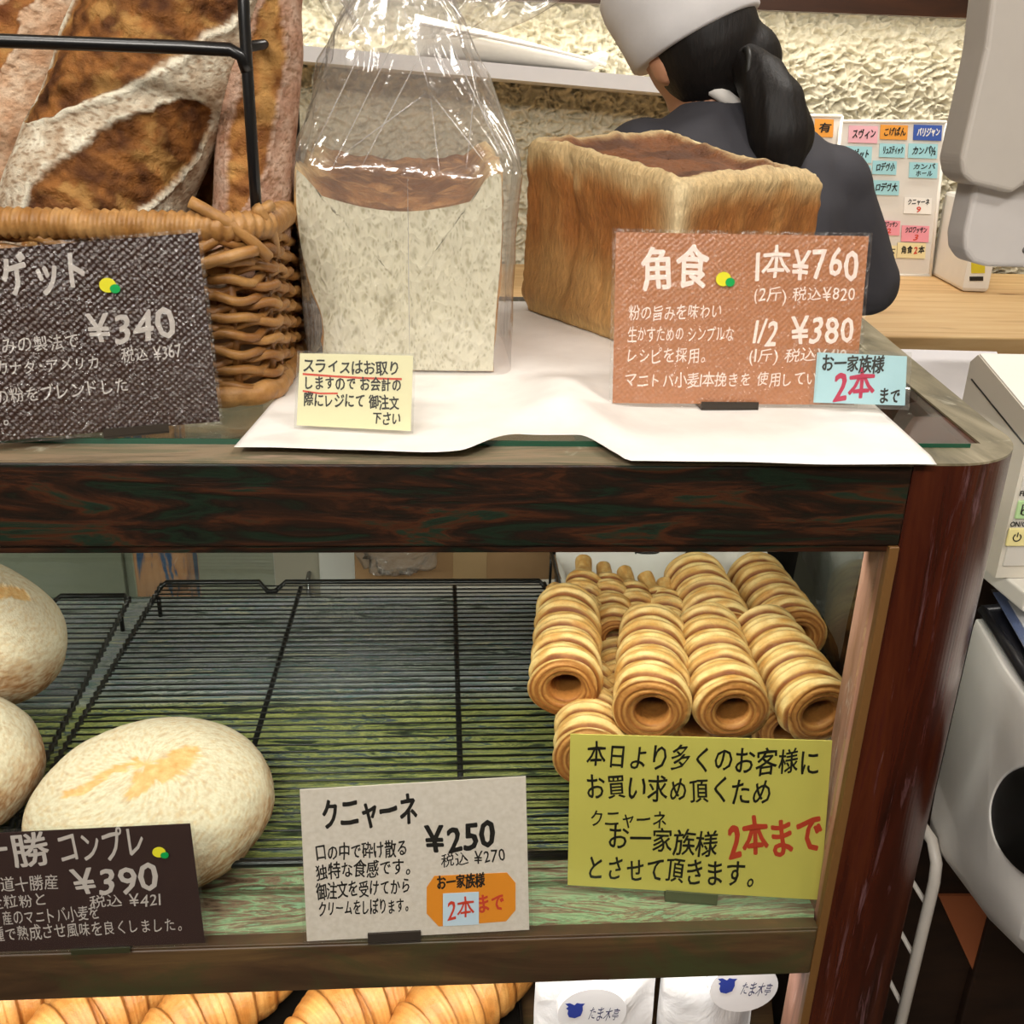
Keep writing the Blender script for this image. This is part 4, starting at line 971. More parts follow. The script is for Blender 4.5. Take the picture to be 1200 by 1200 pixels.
# lower layer, then the four open mouths on top in front, then the row behind
pastry('spiral pastry at the bottom left corner of the heap, under the front left one', at(692, 888, ZB2), at(688, 775, ZB2+.004), 'a', 0.4)
pastry('spiral pastry low in the gap between the two front left mouths', at(738, 838, ZB2), at(716, 735, ZB2+.004), 'b', 1.4)
pastry('spiral pastry low in the gap left of the small dark mouth', at(818, 850, ZB2), at(790, 745, ZB2+.004), 'b', 2.2)
pastry('spiral pastry lying low between the two front right mouths', at(925, 858, ZB2), at(868, 750, ZB2+.004), 'a', 3.0)
pastry('spiral pastry whose thin tail sticks out lowest at the far left end', at(690, 762, ZB2+.004), at(648, 688, ZB2+.03), 'c', 0.9, 0.80)
pastry('spiral pastry with tail third from the left in the back row', at(762, 775, ZT2-.03), at(731, 668, ZT2+.014), 'c', 1.9, 0.76)
pastry('spiral pastry with tail fourth from the left in the back row', at(800, 775, ZT2-.035), at(755, 674, ZT2+.010), 'c', 2.7, 0.76)
pastry('spiral pastry under the two wide ones at the back right', at(905, 770, ZB2), at(850, 690, ZB2+.004), 'd', 0.7)
pastry('spiral pastry with the large round mouth at the front left', at(663, 806, ZT2-.004), at(665, 722, ZT2+.012), 'd', 0.2, 1.0)
pastry('spiral pastry with mouth half hidden by the notice, second from front left', at(764, 834, ZT2), at(764, 742, ZT2+.010), 'd', 1.3, 1.02)
pastry('spiral pastry with the darkest open mouth, third along the front', at(859, 834, ZT2), at(832, 752, ZT2+.010), 'd', 2.1, 1.0)
pastry('spiral pastry slanting to the front right beside the pink post', at(960, 836, ZT2), at(904, 755, ZT2+.010), 'd', 3.3, 1.0)
pastry('spiral pastry with the tallest upright tail behind the front left one', at(682, 765, ZT2-.022), at(684, 655, ZT2+.022), 'c', 0.5, 0.76)
pastry('slender spiral pastry running back between the two front left ones', at(730, 785, ZT2-.022), at(707, 664, ZT2+.012), 'c', 1.6, 0.76)
pastry('spiral pastry behind the second front mouth, thin tail pointing back', at(784, 775, ZT2-.022), at(778, 682, ZT2+.006), 'c', 2.9, 0.76)
pastry('wide spiral pastry in the back row showing a narrow dark mouth', at(851, 752, ZT2-.004), at(815, 682, ZT2+.004), 'd', 0.9, 1.04)
pastry('wide spiral pastry at the far back right by the paper', at(933, 748, ZT2-.006), at(886, 680, ZT2+.002), 'd', 1.9, 1.0)

# ------------------------------------------------------------------ croissants and paper bags on the bottom board
bt = MB().box(-0.62, 0.085, 0.05, 0.50, LZ+0.0004, LZ+0.005, 0.001)
bt.box(-0.62, 0.085, 0.05, 0.053, LZ+0.0004, LZ+0.016).box(-0.62, 0.085, 0.497, 0.50, LZ+0.0004, LZ+0.016).box(-0.62, -0.617, 0.05, 0.50, LZ+0.0004, LZ+0.016).box(0.082, 0.085, 0.05, 0.50, LZ+0.0004, LZ+0.016)
bt.build('baking_tray', plain('black tray', '17130f', 0.4, 0.3, nscale=60, var=0.5), loc=(-0.27, 0.27, LZ), label='black baking tray under the croissants on the bottom board', cat='tray')
M_CROI = vcol('croissant crust', 0.38, 120, 0.25, 0.5, 180, 0.5, (1, 1, 1))
def croissant_mesh(seed, L=0.19, R=0.040):
    rings = []; cols = []; N1, N2 = 150, 48; rnd = random.Random(seed)
    for i in range(N1+1):
        s = i/N1; a = (s-0.5)*1.5; P = Vector((math.sin(a)*L*0.68, (math.cos(a)-1)*L*0.42, 0)); tg = Vector((math.cos(a), -math.sin(a), 0)); nr = Vector((tg.y, -tg.x, 0)); up = Vector((0, 0, 1)); ring = []
        env = max(0.06, math.sin(PI*s)**0.62); seg = abs(math.sin(s*PI*3.5+0.4))**0.5
        for k in range(N2):
            th = 2*PI*k/N2; ph = (s*7+0.22*math.cos(th)*(1 if s < .5 else -1)+seed*0.13); fr = ph % 1.0
            r = R*env*(0.86+0.17*fr**0.6-0.10*sst(0.9, 1.0, fr))
            stria = noise.noise(Vector((ph*12, th*0.6, seed))); r *= 1+0.02*stria
            z = math.sin(th)*r; y = math.cos(th)*r
            if z < -0.6*R*env: z = -0.6*R*env+(z+0.6*R*env)*0.2
            ring.append(P+nr*y+up*z)
            n1 = noise.noise(Vector((s*9, th*1.5, seed+3)))
            c = cmix('c07a34', 'e6b268', cl(0.45+0.5*n1+0.5*stria)); c = cmix(c, '7a3d12', 0.75*sst(0.80, 1.0, fr)*0.8+0.25*sst(0.15, 0, fr)); cols.append(c)
        rings.append(ring)
    mb = MB().loft(rings); zmin = min(v.z for v in mb.v); mb.v = [v-Vector((0, 0, zmin)) for v in mb.v]; mb.c = cols; return mb
cp = [croissant_mesh(1).build('croissant', M_CROI), croissant_mesh(4, 0.185, 0.042).build('croissant', M_CROI)]
CR_ = [(-0.430, 0.150, 0.55, 0, 'croissant cut off by the left border of the photo'), (-0.338, 0.128, 0.75, 1, 'plump croissant under the dark brown card, second from the left border'), (-0.225, 0.138, 0.65, 0, 'croissant ending beside the gap of bare black tray'), (-0.085, 0.128, 0.60, 1, 'croissant just right of the gap of bare black tray'), (0.015, 0.132, 0.60, 0, 'croissant beside the white paper bags')]
for i, (x, y, rz, k, lb) in enumerate(CR_):
    o = cp[k] if i < 2 else cp[k].copy()
    if i >= 2: COL.objects.link(o)
    o.location = (x, y, LZ+0.0055+Z0); o.rotation_euler = (0, 0, rz); tag(o, lb, 'pastry', 'croissants on the bottom board')
m = NT('white paper bag'); v = m.coord(); f = m.noise(v, 14, 5, 0.6, 0.6); m.color(m.ramp(f, ((0.3, 'dddde0'), (0.7, 'ecebea')))); m.bump(f, 0.5, 0.012); M_BAGP = m.set(0.55)
M_STICK = plain('sticker white', 'efeef0', 0.35); M_BLUE = plain('logo blue', '2c3f9a', 0.5); M_NAVY = plain('logo navy', '2b2f5e', 0.5)
def paperbag(label, x0, x1, yb, tilt, c, seed):
    t = thing('paper_bag', label, 'paper bag', ((x0+x1)/2, yb, LZ+0.0004), 'white shop bags on the bottom board')
    mb = MB(); N1, N2 = 26, 30; front = []; back = []
    zt = LZ+0.185
    def P(s, q, d): 
        x = lerp(x0, x1, s); z = lerp(LZ+0.0006, zt, q); bul = math.sin(PI*cl(s))*math.sin(PI*cl(q*0.9+0.1))
        nn = 0.004*noise.noise(Vector((s*4+seed, q*5, d)))
        return Vector((x, yb+tilt*q+d*(0.006+0.022*bul)+nn, z))
    for d in (-1, 1):
        vs = [P(i/N1, j/N2, d) for j in range(N2+1) for i in range(N1+1)]
        mb.add(vs, [(j*(N1+1)+i, j*(N1+1)+i+1, (j+1)*(N1+1)+i+1, (j+1)*(N1+1)+i) for j in range(N2) for i in range(N1)], True)
    n = (N1+1)*(N2+1); es = [(j*(N1+1)+e) for e in (0, N1) for j in range(N2+1)]
    for e in (0, N1):
        for j in range(N2): a, b = j*(N1+1)+e, (j+1)*(N1+1)+e; mb.f.append((a, b, b+n, a+n)); mb.sm.append(True)
    for i in range(N1): mb.f.append((i, i+1, i+1+n, i+n)); mb.sm.append(True)
    mb.build('body', M_BAGP, t)
    # round sticker with the shop mark
    p = onp(c[0], c[1], Vector((0, yb-0.026, 0)), Vector((0, -1, 0))); R_ = 0.030
    # find bag surface in front
    nn = Vector((0, -1, 0)); pl = (Vector((0, yb-0.0295, 0)), nn, Vector((0, 0, 1))); mb = MB(); p = onp(c[0], c[1], *pl[:2])
    q = [p+Vector((math.cos(2*PI*k/36)*R_*1.08, 0, math.sin(2*PI*k/36)*R_)) for k in range(36)]
    mb.add(q+[a+Vector((0, 0.012, 0)) for a in q], [tuple(range(36))[::-1]]+[(k, (k+1) % 36, 36+(k+1) % 36, 36+k) for k in range(36)])
    mb.build('sticker', M_STICK, t, smooth=False)
    mb = MB(); write(mb, pl, 'たま木亭', (c[0]-6, c[1]+7), (c[0]+30, c[1]+9), 15, 0.0, 0.0006, 1.4, 0.12); mb.build('shop_name', M_NAVY, t, smooth=False)
    mb = MB(); o = onp(c[0]-20, c[1]-3, *pl[:2]); k = 0.0011
    shape = [(-5, -7), (0, -8.5), (5, -6), (6.5, 0), (6, 5), (8, 8), (4, 8), (1, 9), (-1, 6.5), (-5, 9), (-9, 8.5), (-6, 5), (-8, 3), (-6, 1), (-6.5, -3)]
    mb.add([o+Vector((a*k, -0.0006, b*k)) for a, b in shape], [tuple(range(len(shape)))]); mb.build('shop_mark', M_BLUE, t, smooth=False)
paperbag('white paper shop bag with round sticker, left of the two on the bottom board', 0.093, 0.208, 0.098, 0.012, (694, 1187), 1)
paperbag('crumpled white paper shop bag with higher sticker, beside the pink post', 0.216, 0.3065, 0.098, 0.010, (872, 1158), 7)

# ------------------------------------------------------------------ behind the case
cb = thing('cardboard_box', 'tall brown cardboard box seen through the case behind the wire rack', 'box', (0.04, 0.85, -1.2))
m = NT('cardboard'); v = m.coord((1, 1, 1)); f = m.noise(v, 9, 5, 0.6); m.color(m.ramp(f, ((0.3, '8d6b46'), (0.7, 'a3805a')))); M_CARD = m.set(0.75)
MB().box(-0.125, 0.21, 0.725, 0.98, -1.2, -0.25, 0.002).build('carton', M_CARD, cb)
MB().box(0.02, 0.07, 0.724, 0.7252, -1.0, -0.25).build('tape', plain('brown tape', 'a98c66', 0.3), cb)
M_WRAP = film('thin crinkled wrap', (0.97, 0.97, 0.97), 0.12, 0.06, 0.7, 30, 0.9, 0.12, (0.9, 0.88, 0.85))
def crumple(name, label, c, w, d, h, seed, amp=0.35, mt=None):
    mb = MB(); rings = []; N1, N2 = 26, 40
    for j in range(N1+1):
        ph = -PI/2+PI*j/N1; ring = []
        for k in range(N2):
            th = 2*PI*k/N2; dr = Vector((math.cos(ph)*math.cos(th), math.cos(ph)*math.sin(th), math.sin(ph)))
            r = 1+amp*(abs(noise.noise(dr*2.3+Vector((seed, 0, 0))))*1.4-0.35)+amp*0.4*noise.noise(dr*6+Vector((seed, 2, 0)))
            ring.append(Vector((c[0]+dr.x*w*r, c[1]+dr.y*d*r, max(c[2], c[2]+h*(0.55+0.6*dr.z*r)))))
        rings.append(ring)
    return mb.loft(rings).build(name, mt or M_WRAP, loc=c, label=label, cat='plastic bag')
crumple('plastic_bag', 'clear crumpled plastic bag lying on top of the cardboard box', (-0.02, 0.80, -0.2492), 0.10, 0.05, 0.08, 3, 0.5)
crumple('plastic_bag', 'clear plastic wrap bunched in front of the cardboard box', (-0.06, 0.695, -0.4098), 0.055, 0.020, 0.10, 9, 0.4)
MB().box(-0.14, 0.23, 0.652, 0.678, -1.2, -0.41, 0.002).build('partition_board', plain('ledge white', 'c8c4ba', 0.5), loc=(0.045, 0.665, -1.2), label='white board edge standing between the painted shelf and the cardboard box', cat='board')
for x in (-0.12, 0.21): pass
wp = thing('storage_cabinet', 'white upright cabinet edge between grey panel and cardboard box behind the case', 'cabinet', (-0.19, 0.92, -1.2))
MB().box(-0.195, -0.135, 0.86, 1.12, -1.2, -0.25, 0.003).build('side_panel', plain('cabinet white', 'e2e0da', 0.4), wp)
MB().box(-0.50, -0.196, 0.89, 1.12, -1.2, -0.25, 0.003).build('door', plain('cabinet grey cream', 'b4ad9c', 0.45), wp)
MB().tube([(-0.215, 0.89, -0.50), (-0.215, 0.87, -0.50), (-0.215, 0.87, -0.60), (-0.215, 0.89, -0.60)], 0.004, 6).build('handle', plain('steel', '9a9a9a', 0.3, 1.0), wp)
# bags hanging outside the slanted glass end
hk = thing('hanging_bags', 'bundle of clear plastic bags hanging outside the glass end of the case', 'plastic bags', (0.50, 0.46, -0.06))
M_CLEAR = film('cloudy bag film', (0.97, 0.98, 0.97), 0.15, 0.06, 0.6, 22, 0.9, 0.72, (0.95, 0.96, 0.94), (3, 3, 0.5))
for i in range(3):
    mb = MB(); N1, N2 = 18, 26; vs = []
    x0, y0 = 0.492+0.012*i, 0.40+0.05*i
    for j in range(N2+1):
        for k in range(N1+1):
            s, q = k/N1, j/N2; vs.append((x0+0.17*(y0+0.34*s-0.4)+0.008*math.sin(s*9+i)*(1-0.5*q)+0.004*noise.noise(Vector((s*5, q*4, i))), y0+0.34*s-0.05*q*(s-.5), lerp(-0.075, -0.40-0.02*i, q)))
    mb.add(vs, [(j*(N1+1)+k, j*(N1+1)+k+1, (j+1)*(N1+1)+k+1, (j+1)*(N1+1)+k) for j in range(N2) for k in range(N1)], True); mb.build('bag', M_CLEAR, hk)
MB().tube([(0.502, 0.40, -0.074), (0.562, 0.80, -0.074)], 0.003, 8).build('hanging_rod', M_BLACKMETAL, hk)
MB().tube([(0.5027, 0.405, -0.074), (0.478, 0.41, -0.05)], 0.003, 8).build('bracket', M_BLACKMETAL, hk)
MB().tube([(0.532, 0.615, -0.074), (0.510, 0.60, -0.05)], 0.003, 8).build('bracket', M_BLACKMETAL, hk)

# ------------------------------------------------------------------ register counter to the right of the case
M_DKCAB = streaks('dark stained cabinet', ((0.3, '150c07'), (0.7, '2e1d12')), (2, 2, 10), 2.5, 0.5)
rg = thing('register_cabinet', 'dark brown cabinet with pale top beside the bakery case', 'cabinet', (0.95, 0.62, -1.2))
MB().box(0.655, 1.6, 0.34, 0.86, -1.2, -0.22, 0.003).build('body', M_DKCAB, rg)
MB().box(0.560, 1.62, 0.205, 0.87, -0.22, -0.20, 0.003).build('top', plain('pale counter top', 'd9d5cc', 0.4), rg)
for i in range(2): MB().box(0.70+i*0.45, 1.13+i*0.45, 0.325, 0.34, -1.12, -0.26, 0.003).build('door', M_DKCAB, rg)
MB().box(0.575, 0.80, 0.16, 0.345, -0.555, -0.530, 0.002).build('side_ledge', M_DKCAB, rg)
MB().box(0.585, 0.70, 0.335, 0.40, -1.2, -0.22, 0.002).build('corner_upright', M_DKCAB, rg)
def flat(pts, th, name, m, parent=None, **kw):
    n = len(pts); mb = MB(); mb.add([Vector(p) for p in pts]+[Vector(p)-Vector((0, 0, th)) for p in pts], [tuple(range(n)), tuple(range(n, 2*n))[::-1]]+[(i, n+i, n+(i+1) % n, (i+1) % n) for i in range(n)])
    return mb.build(name, m, parent, loc=None if parent else sum((Vector(p) for p in pts), Vector())/n, smooth=False, **kw)
M_GREYPL = plain('warm grey plastic', 'b9b2aa', 0.45); M_BEIGE = plain('beige plastic', 'c9c2b4', 0.45); M_GRPL2 = plain('light grey plastic', 'c4bfbc', 0.45)
MB().box(0.60, 0.755, 0.43, 0.72, -0.1995, -0.0815, 0.004).build('storage_box', M_WHITE, loc=(0.7, 0.57, -0.2), label='low white box under a sheet of paper behind the beige receipt printer', cat='box')
flat([onz(*c, -0.0800) for c in ((1052, 409), (1168, 412), (1190, 466), (1062, 492))], 0.0012, 'paper_sheet', plain('sheet paper', 'd6d3d6', 0.6), label='white sheet of paper lying over the low box beside the end rail', cat='paper')
# receipt printer
pr_ = thing('receipt_printer', 'beige receipt printer with green and yellow buttons right of the rounded post', 'printer', (0.63, 0.30, -0.1995))
X0, X1, Y0_, Y1_ = 0.547, 0.72, 0.240, 0.365
def prof(x): return [(x, Y0_, -0.1993), (x, Y1_, -0.1993), (x, Y1_, -0.012), (x, Y1_-0.012, -0.002), (x, Y0_+0.01, -0.034), (x, Y0_, -0.046)]
L_ = prof(X0); R_ = prof(X1); n = len(L_); mb = MB(); mb.add(L_+R_, [tuple(range(n))[::-1], tuple(range(n, 2*n))]+[(i, (i+1) % n, n+(i+1) % n, n+i) for i in range(n)])
mb.build('body', M_BEIGE, pr_)
MB().add([Vector((X0+0.001, Y0_+0.012, -0.0315)), Vector((X1-0.001, Y0_+0.012, -0.0315)), Vector((X1-0.001, Y1_-0.013, -0.0005)), Vector((X0+0.001, Y1_-0.013, -0.0005)), Vector((X0+0.001, Y0_+0.012, -0.035)), Vector((X1-0.001, Y0_+0.012, -0.035)), Vector((X1-0.001, Y1_-0.013, -0.004)), Vector((X0+0.001, Y1_-0.013, -0.004))], [(0, 1, 2, 3), (7, 6, 5, 4), (0, 4, 5, 1), (1, 5, 6, 2), (2, 6, 7, 3), (3, 7, 4, 0)]).build('lid', plain('lid white', 'dedad2', 0.4), pr_)
MB().tube([(X0-0.0004, Y0_+0.002, -0.062), (X0-0.0004, Y1_-0.01, -0.028)], 0.0008, 5).build('side_seam', M_INK, pr_)
MB().box(X0+0.008, X1-0.01, Y0_-0.001, Y0_+0.002, -0.082, -0.058, 0.001).build('paper_slot', plain('slot dark', '4a4742', 0.4), pr_)
MB().box(X0+0.004, X1-0.004, Y0_-0.002, Y0_+0.002, -0.186, -0.092, 0.001).build('control_panel', plain('panel grey', 'c2bdb4', 0.5), pr_)
pl = (Vector((0, Y0_-0.0022, 0)), Vector((0, -1, 0)), Vector((0, 0, 1)))
for nm, c, m in (('feed_button', (1203, 597), plain('button green', 'a8c890', 0.4)), ('power_button', (1192, 629), plain('button yellow', 'dccf90', 0.4))):
    o_ = onp(*c, pl[0], pl[1]); MB().box(o_.x-0.0105, o_.x+0.0105, Y0_-0.0045, Y0_-0.001, o_.z-0.0095, o_.z+0.0095, 0.0015).build(nm, m, pr_)
mb = MB(); write(mb, pl, 'FEED', (1194, 581), (1212, 581), 6, 0.03, 0.0004, 0); write(mb, pl, 'ON/OFF', (1183, 617), (1209, 617), 6, 0.03, 0.0004, 0); mb.build('lettering', M_INK, pr_, smooth=False)
o_ = onp(1192, 630, pl[0]-Vector((0, .0026, 0)), pl[1]); mb = MB(); mb.tube([o_+Vector((0.0038*math.sin(a), 0, 0.0038*math.cos(a))) for a in [0.6+i*(2*PI-1.2)/16 for i in range(17)]], 0.0006, 5); mb.build('power_symbol', M_INK, pr_)
MB().tube([o_+Vector((0, 0, 0.0005)), o_+Vector((0, 0, 0.0052))], 0.0006, 5).build('power_symbol', M_INK, pr_)
o_ = onp(1201, 598, pl[0]-Vector((0, .0026, 0)), pl[1]); mb = MB(); mb.tube([o_+Vector((-0.003, 0, 0.006)), o_+Vector((-0.003, 0, -0.004))], 0.0007, 5); mb.build('feed_symbol', M_INK, pr_)
MB().tube([o_+Vector((0.0028*math.sin(a), 0, -0.002+0.0028*math.cos(a))) for a in [i*2*PI/16 for i in range(16)]], 0.0006, 5, closed=True, cap=False).build('feed_symbol', M_INK, pr_)
# white coin machine with a black tray on it
def boolean(a, b):
    os_ = []
    for q in (a, b):
        me = bpy.data.meshes.new('t'); me.from_pydata(q.v, [], q.f); bm_ = bmesh.new(); bm_.from_mesh(me); bmesh.ops.recalc_face_normals(bm_, faces=bm_.faces[:]); bm_.to_mesh(me); bm_.free(); o = bpy.data.objects.new('t', me); COL.objects.link(o); os_.append(o)
    bm = os_[0].modifiers.new('b', 'BOOLEAN'); bm.object = os_[1]; bm.operation = 'DIFFERENCE'; bm.solver = 'EXACT'
    dg = bpy.context.evaluated_depsgraph_get(); e = bpy.data.meshes.new_from_object(os_[0].evaluated_get(dg))
    out = MB(); out.add([v.co.copy() for v in e.vertices], [tuple(p.vertices) for p in e.polygons])
    for o in os_: bpy.data.objects.remove(o)
    return out
cm = thing('change_machine', 'white rounded coin machine with a black hollow in its side, right of the post', 'coin machine', (0.66, 0.10, -0.53))
planm = [(0.545, 0.255), (0.520, 0.16), (0.508, 0.09), (0.507, 0.03), (0.52, -0.02), (0.56, -0.05), (0.80, -0.06), (0.80, 0.255)]
rings = []
for z, k in ((-0.5295, 0.10), (-0.505, 0.03), (-0.47, 0.0), (-0.30, 0.0), (-0.262, 0.0), (-0.252, 0.02)):
    ring = []
    for (x, y) in planm:
        f_ = 1 if y < 0.2 else 0.25
        zz = z+(0.06*(1-cl(y/0.25)) if z < -0.46 else 0); ring.append(Vector((lerp(x, 0.68, k*f_), lerp(y, 0.12, k*f_), zz)))
    rings.append(ring)
bodyA = MB().loft(rings, smooth=False)
pa = Vector((0.508, 0.09, 0)); pb = Vector((0.520, 0.16, 0)); dn = Vector((pa.y-pb.y, pb.x-pa.x, 0)).normalized(); dn = dn if dn.x < 0 else -dn
hol = [(1180, 903), (1163, 928), (1158, 955), (1165, 988), (1185, 1016), (1212, 1034), (1262, 1040), (1300, 1000), (1300, 930), (1262, 898), (1215, 893)]
for _ in range(2): hol = [(lerp(hol[i][0], hol[(i+1) % len(hol)][0], t), lerp(hol[i][1], hol[(i+1) % len(hol)][1], t)) for i in range(len(hol)) for t in (0.25, 0.75)]
hp = [onp(*c, pa, dn) for c in hol]; n = len(hp)
cut = MB(); cut.add([p+dn*0.05 for p in hp]+[p-dn*0.045 for p in hp], [tuple(range(n)), tuple(range(n, 2*n))[::-1]]+[(i, n+i, n+(i+1) % n, (i+1) % n) for i in range(n)])
bb = boolean(bodyA, cut); 
M_MACH = plain('machine white', 'f4f1ec', 0.3)
ob = bb.build('body', M_MACH, cm, smooth=False); bv = ob.modifiers.new('b', 'BEVEL'); bv.width = 0.012; bv.segments = 4; bv.limit_method = 'ANGLE'; bv.angle_limit = 0.35
ob.data.polygons.foreach_set('use_smooth', [True]*len(ob.data.polygons))
ctr = sum(hp, Vector())/n; hq = [ctr+(p-ctr)*0.985-dn*0.001 for p in hp]
inner = MB(); rr = [[ctr+(p-ctr)*k-dn*d for p in hq] for k, d in ((1.0, 0.0), (0.96, 0.002), (0.80, 0.022), (0.45, 0.032), (0.05, 0.034))]
inner.loft(rr, cap=True).build('black_bowl', plain('black bowl', '070708', 0.5), cm)
rr = [[ctr+(p-ctr)*k-dn*d for p in hq] for k, d in ((0.86, 0.013), (0.80, 0.016), (0.76, 0.022), (0.80, 0.0228), (0.86, 0.0145))]
inner = MB().loft(rr, closed=True); inner.build('bowl_step', plain('dark grey step', '3c3c40', 0.3), cm)
mb = MB()
for (a_, b_) in (((1115, 975), (1124, 990)), ((1124, 990), (1128, 960)), ((1106, 998), (1116, 1012))):
    P, Q = onp(*a_, pa, dn), onp(*b_, pa, dn); mb.tube([P+dn*.0006, Q+dn*.0006], 0.0009, 5)
ctray = thing('counter_tray', 'flat black tray with raised rim on top of the white coin machine', 'tray', (0.66, 0.10, -0.2515))
tl = [onz(*c, -0.244) for c in ((1151, 716), (1215, 812), (1330, 800), (1245, 706))]
flat(tl, 0.006, 'base', plain('tray black', '15151a', 0.35), ctray)
for i in range(4):
    a_, b_ = tl[i], tl[(i+1) % 4]; MB().tube([a_+Vector((0, 0, 0.001)), b_+Vector((0, 0, 0.001))], 0.005, 8).build('rim', plain('tray black', '15151a', 0.35), ctray)
lf = thing('printed_leaflet', 'blue bordered leaflet in a clear sleeve on the black tray', 'leaflet', tuple(onz(1200, 735, -0.2435)))
q = [onz(*c, -0.238) for c in ((1164, 694), (1212, 778), (1300, 770), (1225, 690))]; flat(q, 0.001, 'sheet', plain('leaflet blue', '48619a', 0.4), lf)
c_ = sum(q, Vector())/4; flat([c_+(p-c_)*0.70+Vector((0, 0, 0.0008)) for p in q], 0.0006, 'white_panel', plain('leaflet white', 'eceaf0', 0.4), lf)
flat([c_+(p-c_)*1.06+Vector((0, 0, 0.0016)) for p in q], 0.0004, 'sleeve', M_SLEEVE, lf)
# orange panel and white wire rack under the machine
q = [ony(*c, 0.330) for c in ((1100, 1050), (1152, 1163), (1186, 1050))]
mb = MB(); mb.add([p for p in q]+[p+Vector((0, 0.0045, 0)) for p in q], [(0, 1, 2), (5, 4, 3), (0, 3, 4, 1), (1, 4, 5, 2), (2, 5, 3, 0)])
mb.build('corner_panel', plain('orange brown panel', 'a5603c', 0.45), loc=q[1], label='orange brown triangular panel on the dark cabinet below the coin machine', cat='panel', smooth=False)
wr = thing('wire_shelf', 'white coated wire shelf side between the red post and dark cabinet', 'wire shelf', (0.53, 0.30, -1.2))
M_WWIRE = plain('white coated wire', 'd2cbc2', 0.35)
ya, yb = 0.20, 0.45; pa_ = ony(1097, 1025, ya); pb_ = ony(1074, 1200, ya); xa = pa_.x
MB().tube([(xa, ya, -1.2), (xa, ya, pa_.z-0.01), (xa, ya+0.004, pa_.z+0.012), (xa, ya+0.02, pa_.z+0.028), (xa, yb-0.02, pa_.z+0.028), (xa, yb-0.004, pa_.z+0.012), (xa, yb, pa_.z-0.01), (xa, yb, -1.2)], 0.0062, 12).build('side_frame', M_WWIRE, wr)
for i in range(9):
    z = pa_.z-0.045-0.075*i; MB().tube([(xa, ya, z), (xa, yb, z)], 0.0028, 8).build('rung', M_WWIRE, wr)

# register screen seen from behind
ps = thing('register_screen', 'large light grey register screen seen from behind at the upper right', 'screen', (0.85, 0.68, -0.1995))
a_ = onz
def P62(x, y, Y=0.62):
    p = ony(x, y, Y+0.055); return Vector((p.x, Y, p.z))
up_ = [P62(1142, -60), P62(1128, 60), P62(1101, 185), P62(1104, 203), P62(1114, 212), P62(1160, 223), P62(1172, 214), (0.95, 0.62, 0.16), (0.95, 0.62, 0.46)]
def slab(pts, d, bev=0.006):
    pts = [Vector(p) for p in pts]; n = len(pts); bm = bmesh.new(); f_ = [bm.verts.new(p) for p in pts]; k_ = [bm.verts.new(p+Vector((0, d, 0))) for p in pts]
    bm.faces.new(f_); bm.faces.new(k_[::-1])
    for i in range(n): bm.faces.new((f_[i], k_[i], k_[(i+1) % n], f_[(i+1) % n]))
    bmesh.ops.recalc_face_normals(bm, faces=bm.faces[:]); bmesh.ops.bevel(bm, geom=bm.edges[:], offset=bev, segments=3, affect='EDGES', profile=0.5)
    return MB().bm(bm)
slab(up_, 0.06).build('rear_cover', M_GREYPL, ps)
lo_ = [P62(1118, 214, .645), P62(1106, 270, .645), P62(1107, 288, .645), P62(1116, 301, .645), P62(1132, 306, .645), (0.95, 0.645, P62(1132, 306, .645).z), (0.95, 0.645, 0.3), (0.66, 0.645, 0.3)]
slab(lo_, 0.05).build('lower_housing', M_GRPL2, ps)
c_ = P62(1175, 287, 0.6445); MB().tube([c_+Vector((0, -0.0006, 0)), c_+Vector((0, 0.004, 0))], 0.0042, 16).build('screw_hole', plain('hole grey', '5a5654', 0.5), ps)
MB().tube([P62(1200, 95, 0.6195), P62(1172, 214, 0.6195)], 0.0012, 6).build('ridge', M_GREYPL, ps)
MB().box(0.84, 0.94, 0.66, 0.72, -0.19, 0.20, 0.006).build('neck', M_GRPL2, ps); MB().box(0.76, 1.02, 0.58, 0.80, -0.199, -0.185, 0.004).build('foot', M_GRPL2, ps)

# white appliance on the worktop
dv = thing('appliance', 'small white appliance with yellow sticker on the pine worktop', 'appliance', (1.33, 1.85, CZ))
p0_ = onz(1127, 342, CZ+.0005); p1_ = onz(1157, 343, CZ+.0005); p2_ = onz(1090, 322, CZ+.0005); p3_ = p2_+(p1_-p0_)
MB().prism([(p.x, p.y) for p in (p0_, p1_, p3_, p2_)], CZ+0.0005, CZ+0.22, 0.01).build('body', M_WHITE, dv)
dd = (p1_-p0_).normalized(); nn_ = Vector((dd.y, -dd.x, 0)); pl = (p0_, nn_, Vector((0, 0, 1)))
patch(dv, pl, [(1138, 307), (1154, 307), (1154, 320), (1138, 320)], plain('sticker yellow', 'd8c832', 0.5), 'yellow_sticker', -0.001, 0.0015)
patch(dv, pl, [(1136, 324), (1152, 324), (1152, 329), (1136, 329)], plain('sticker black', '1c1a1c', 0.5), 'black_sticker', -0.001, 0.0015)

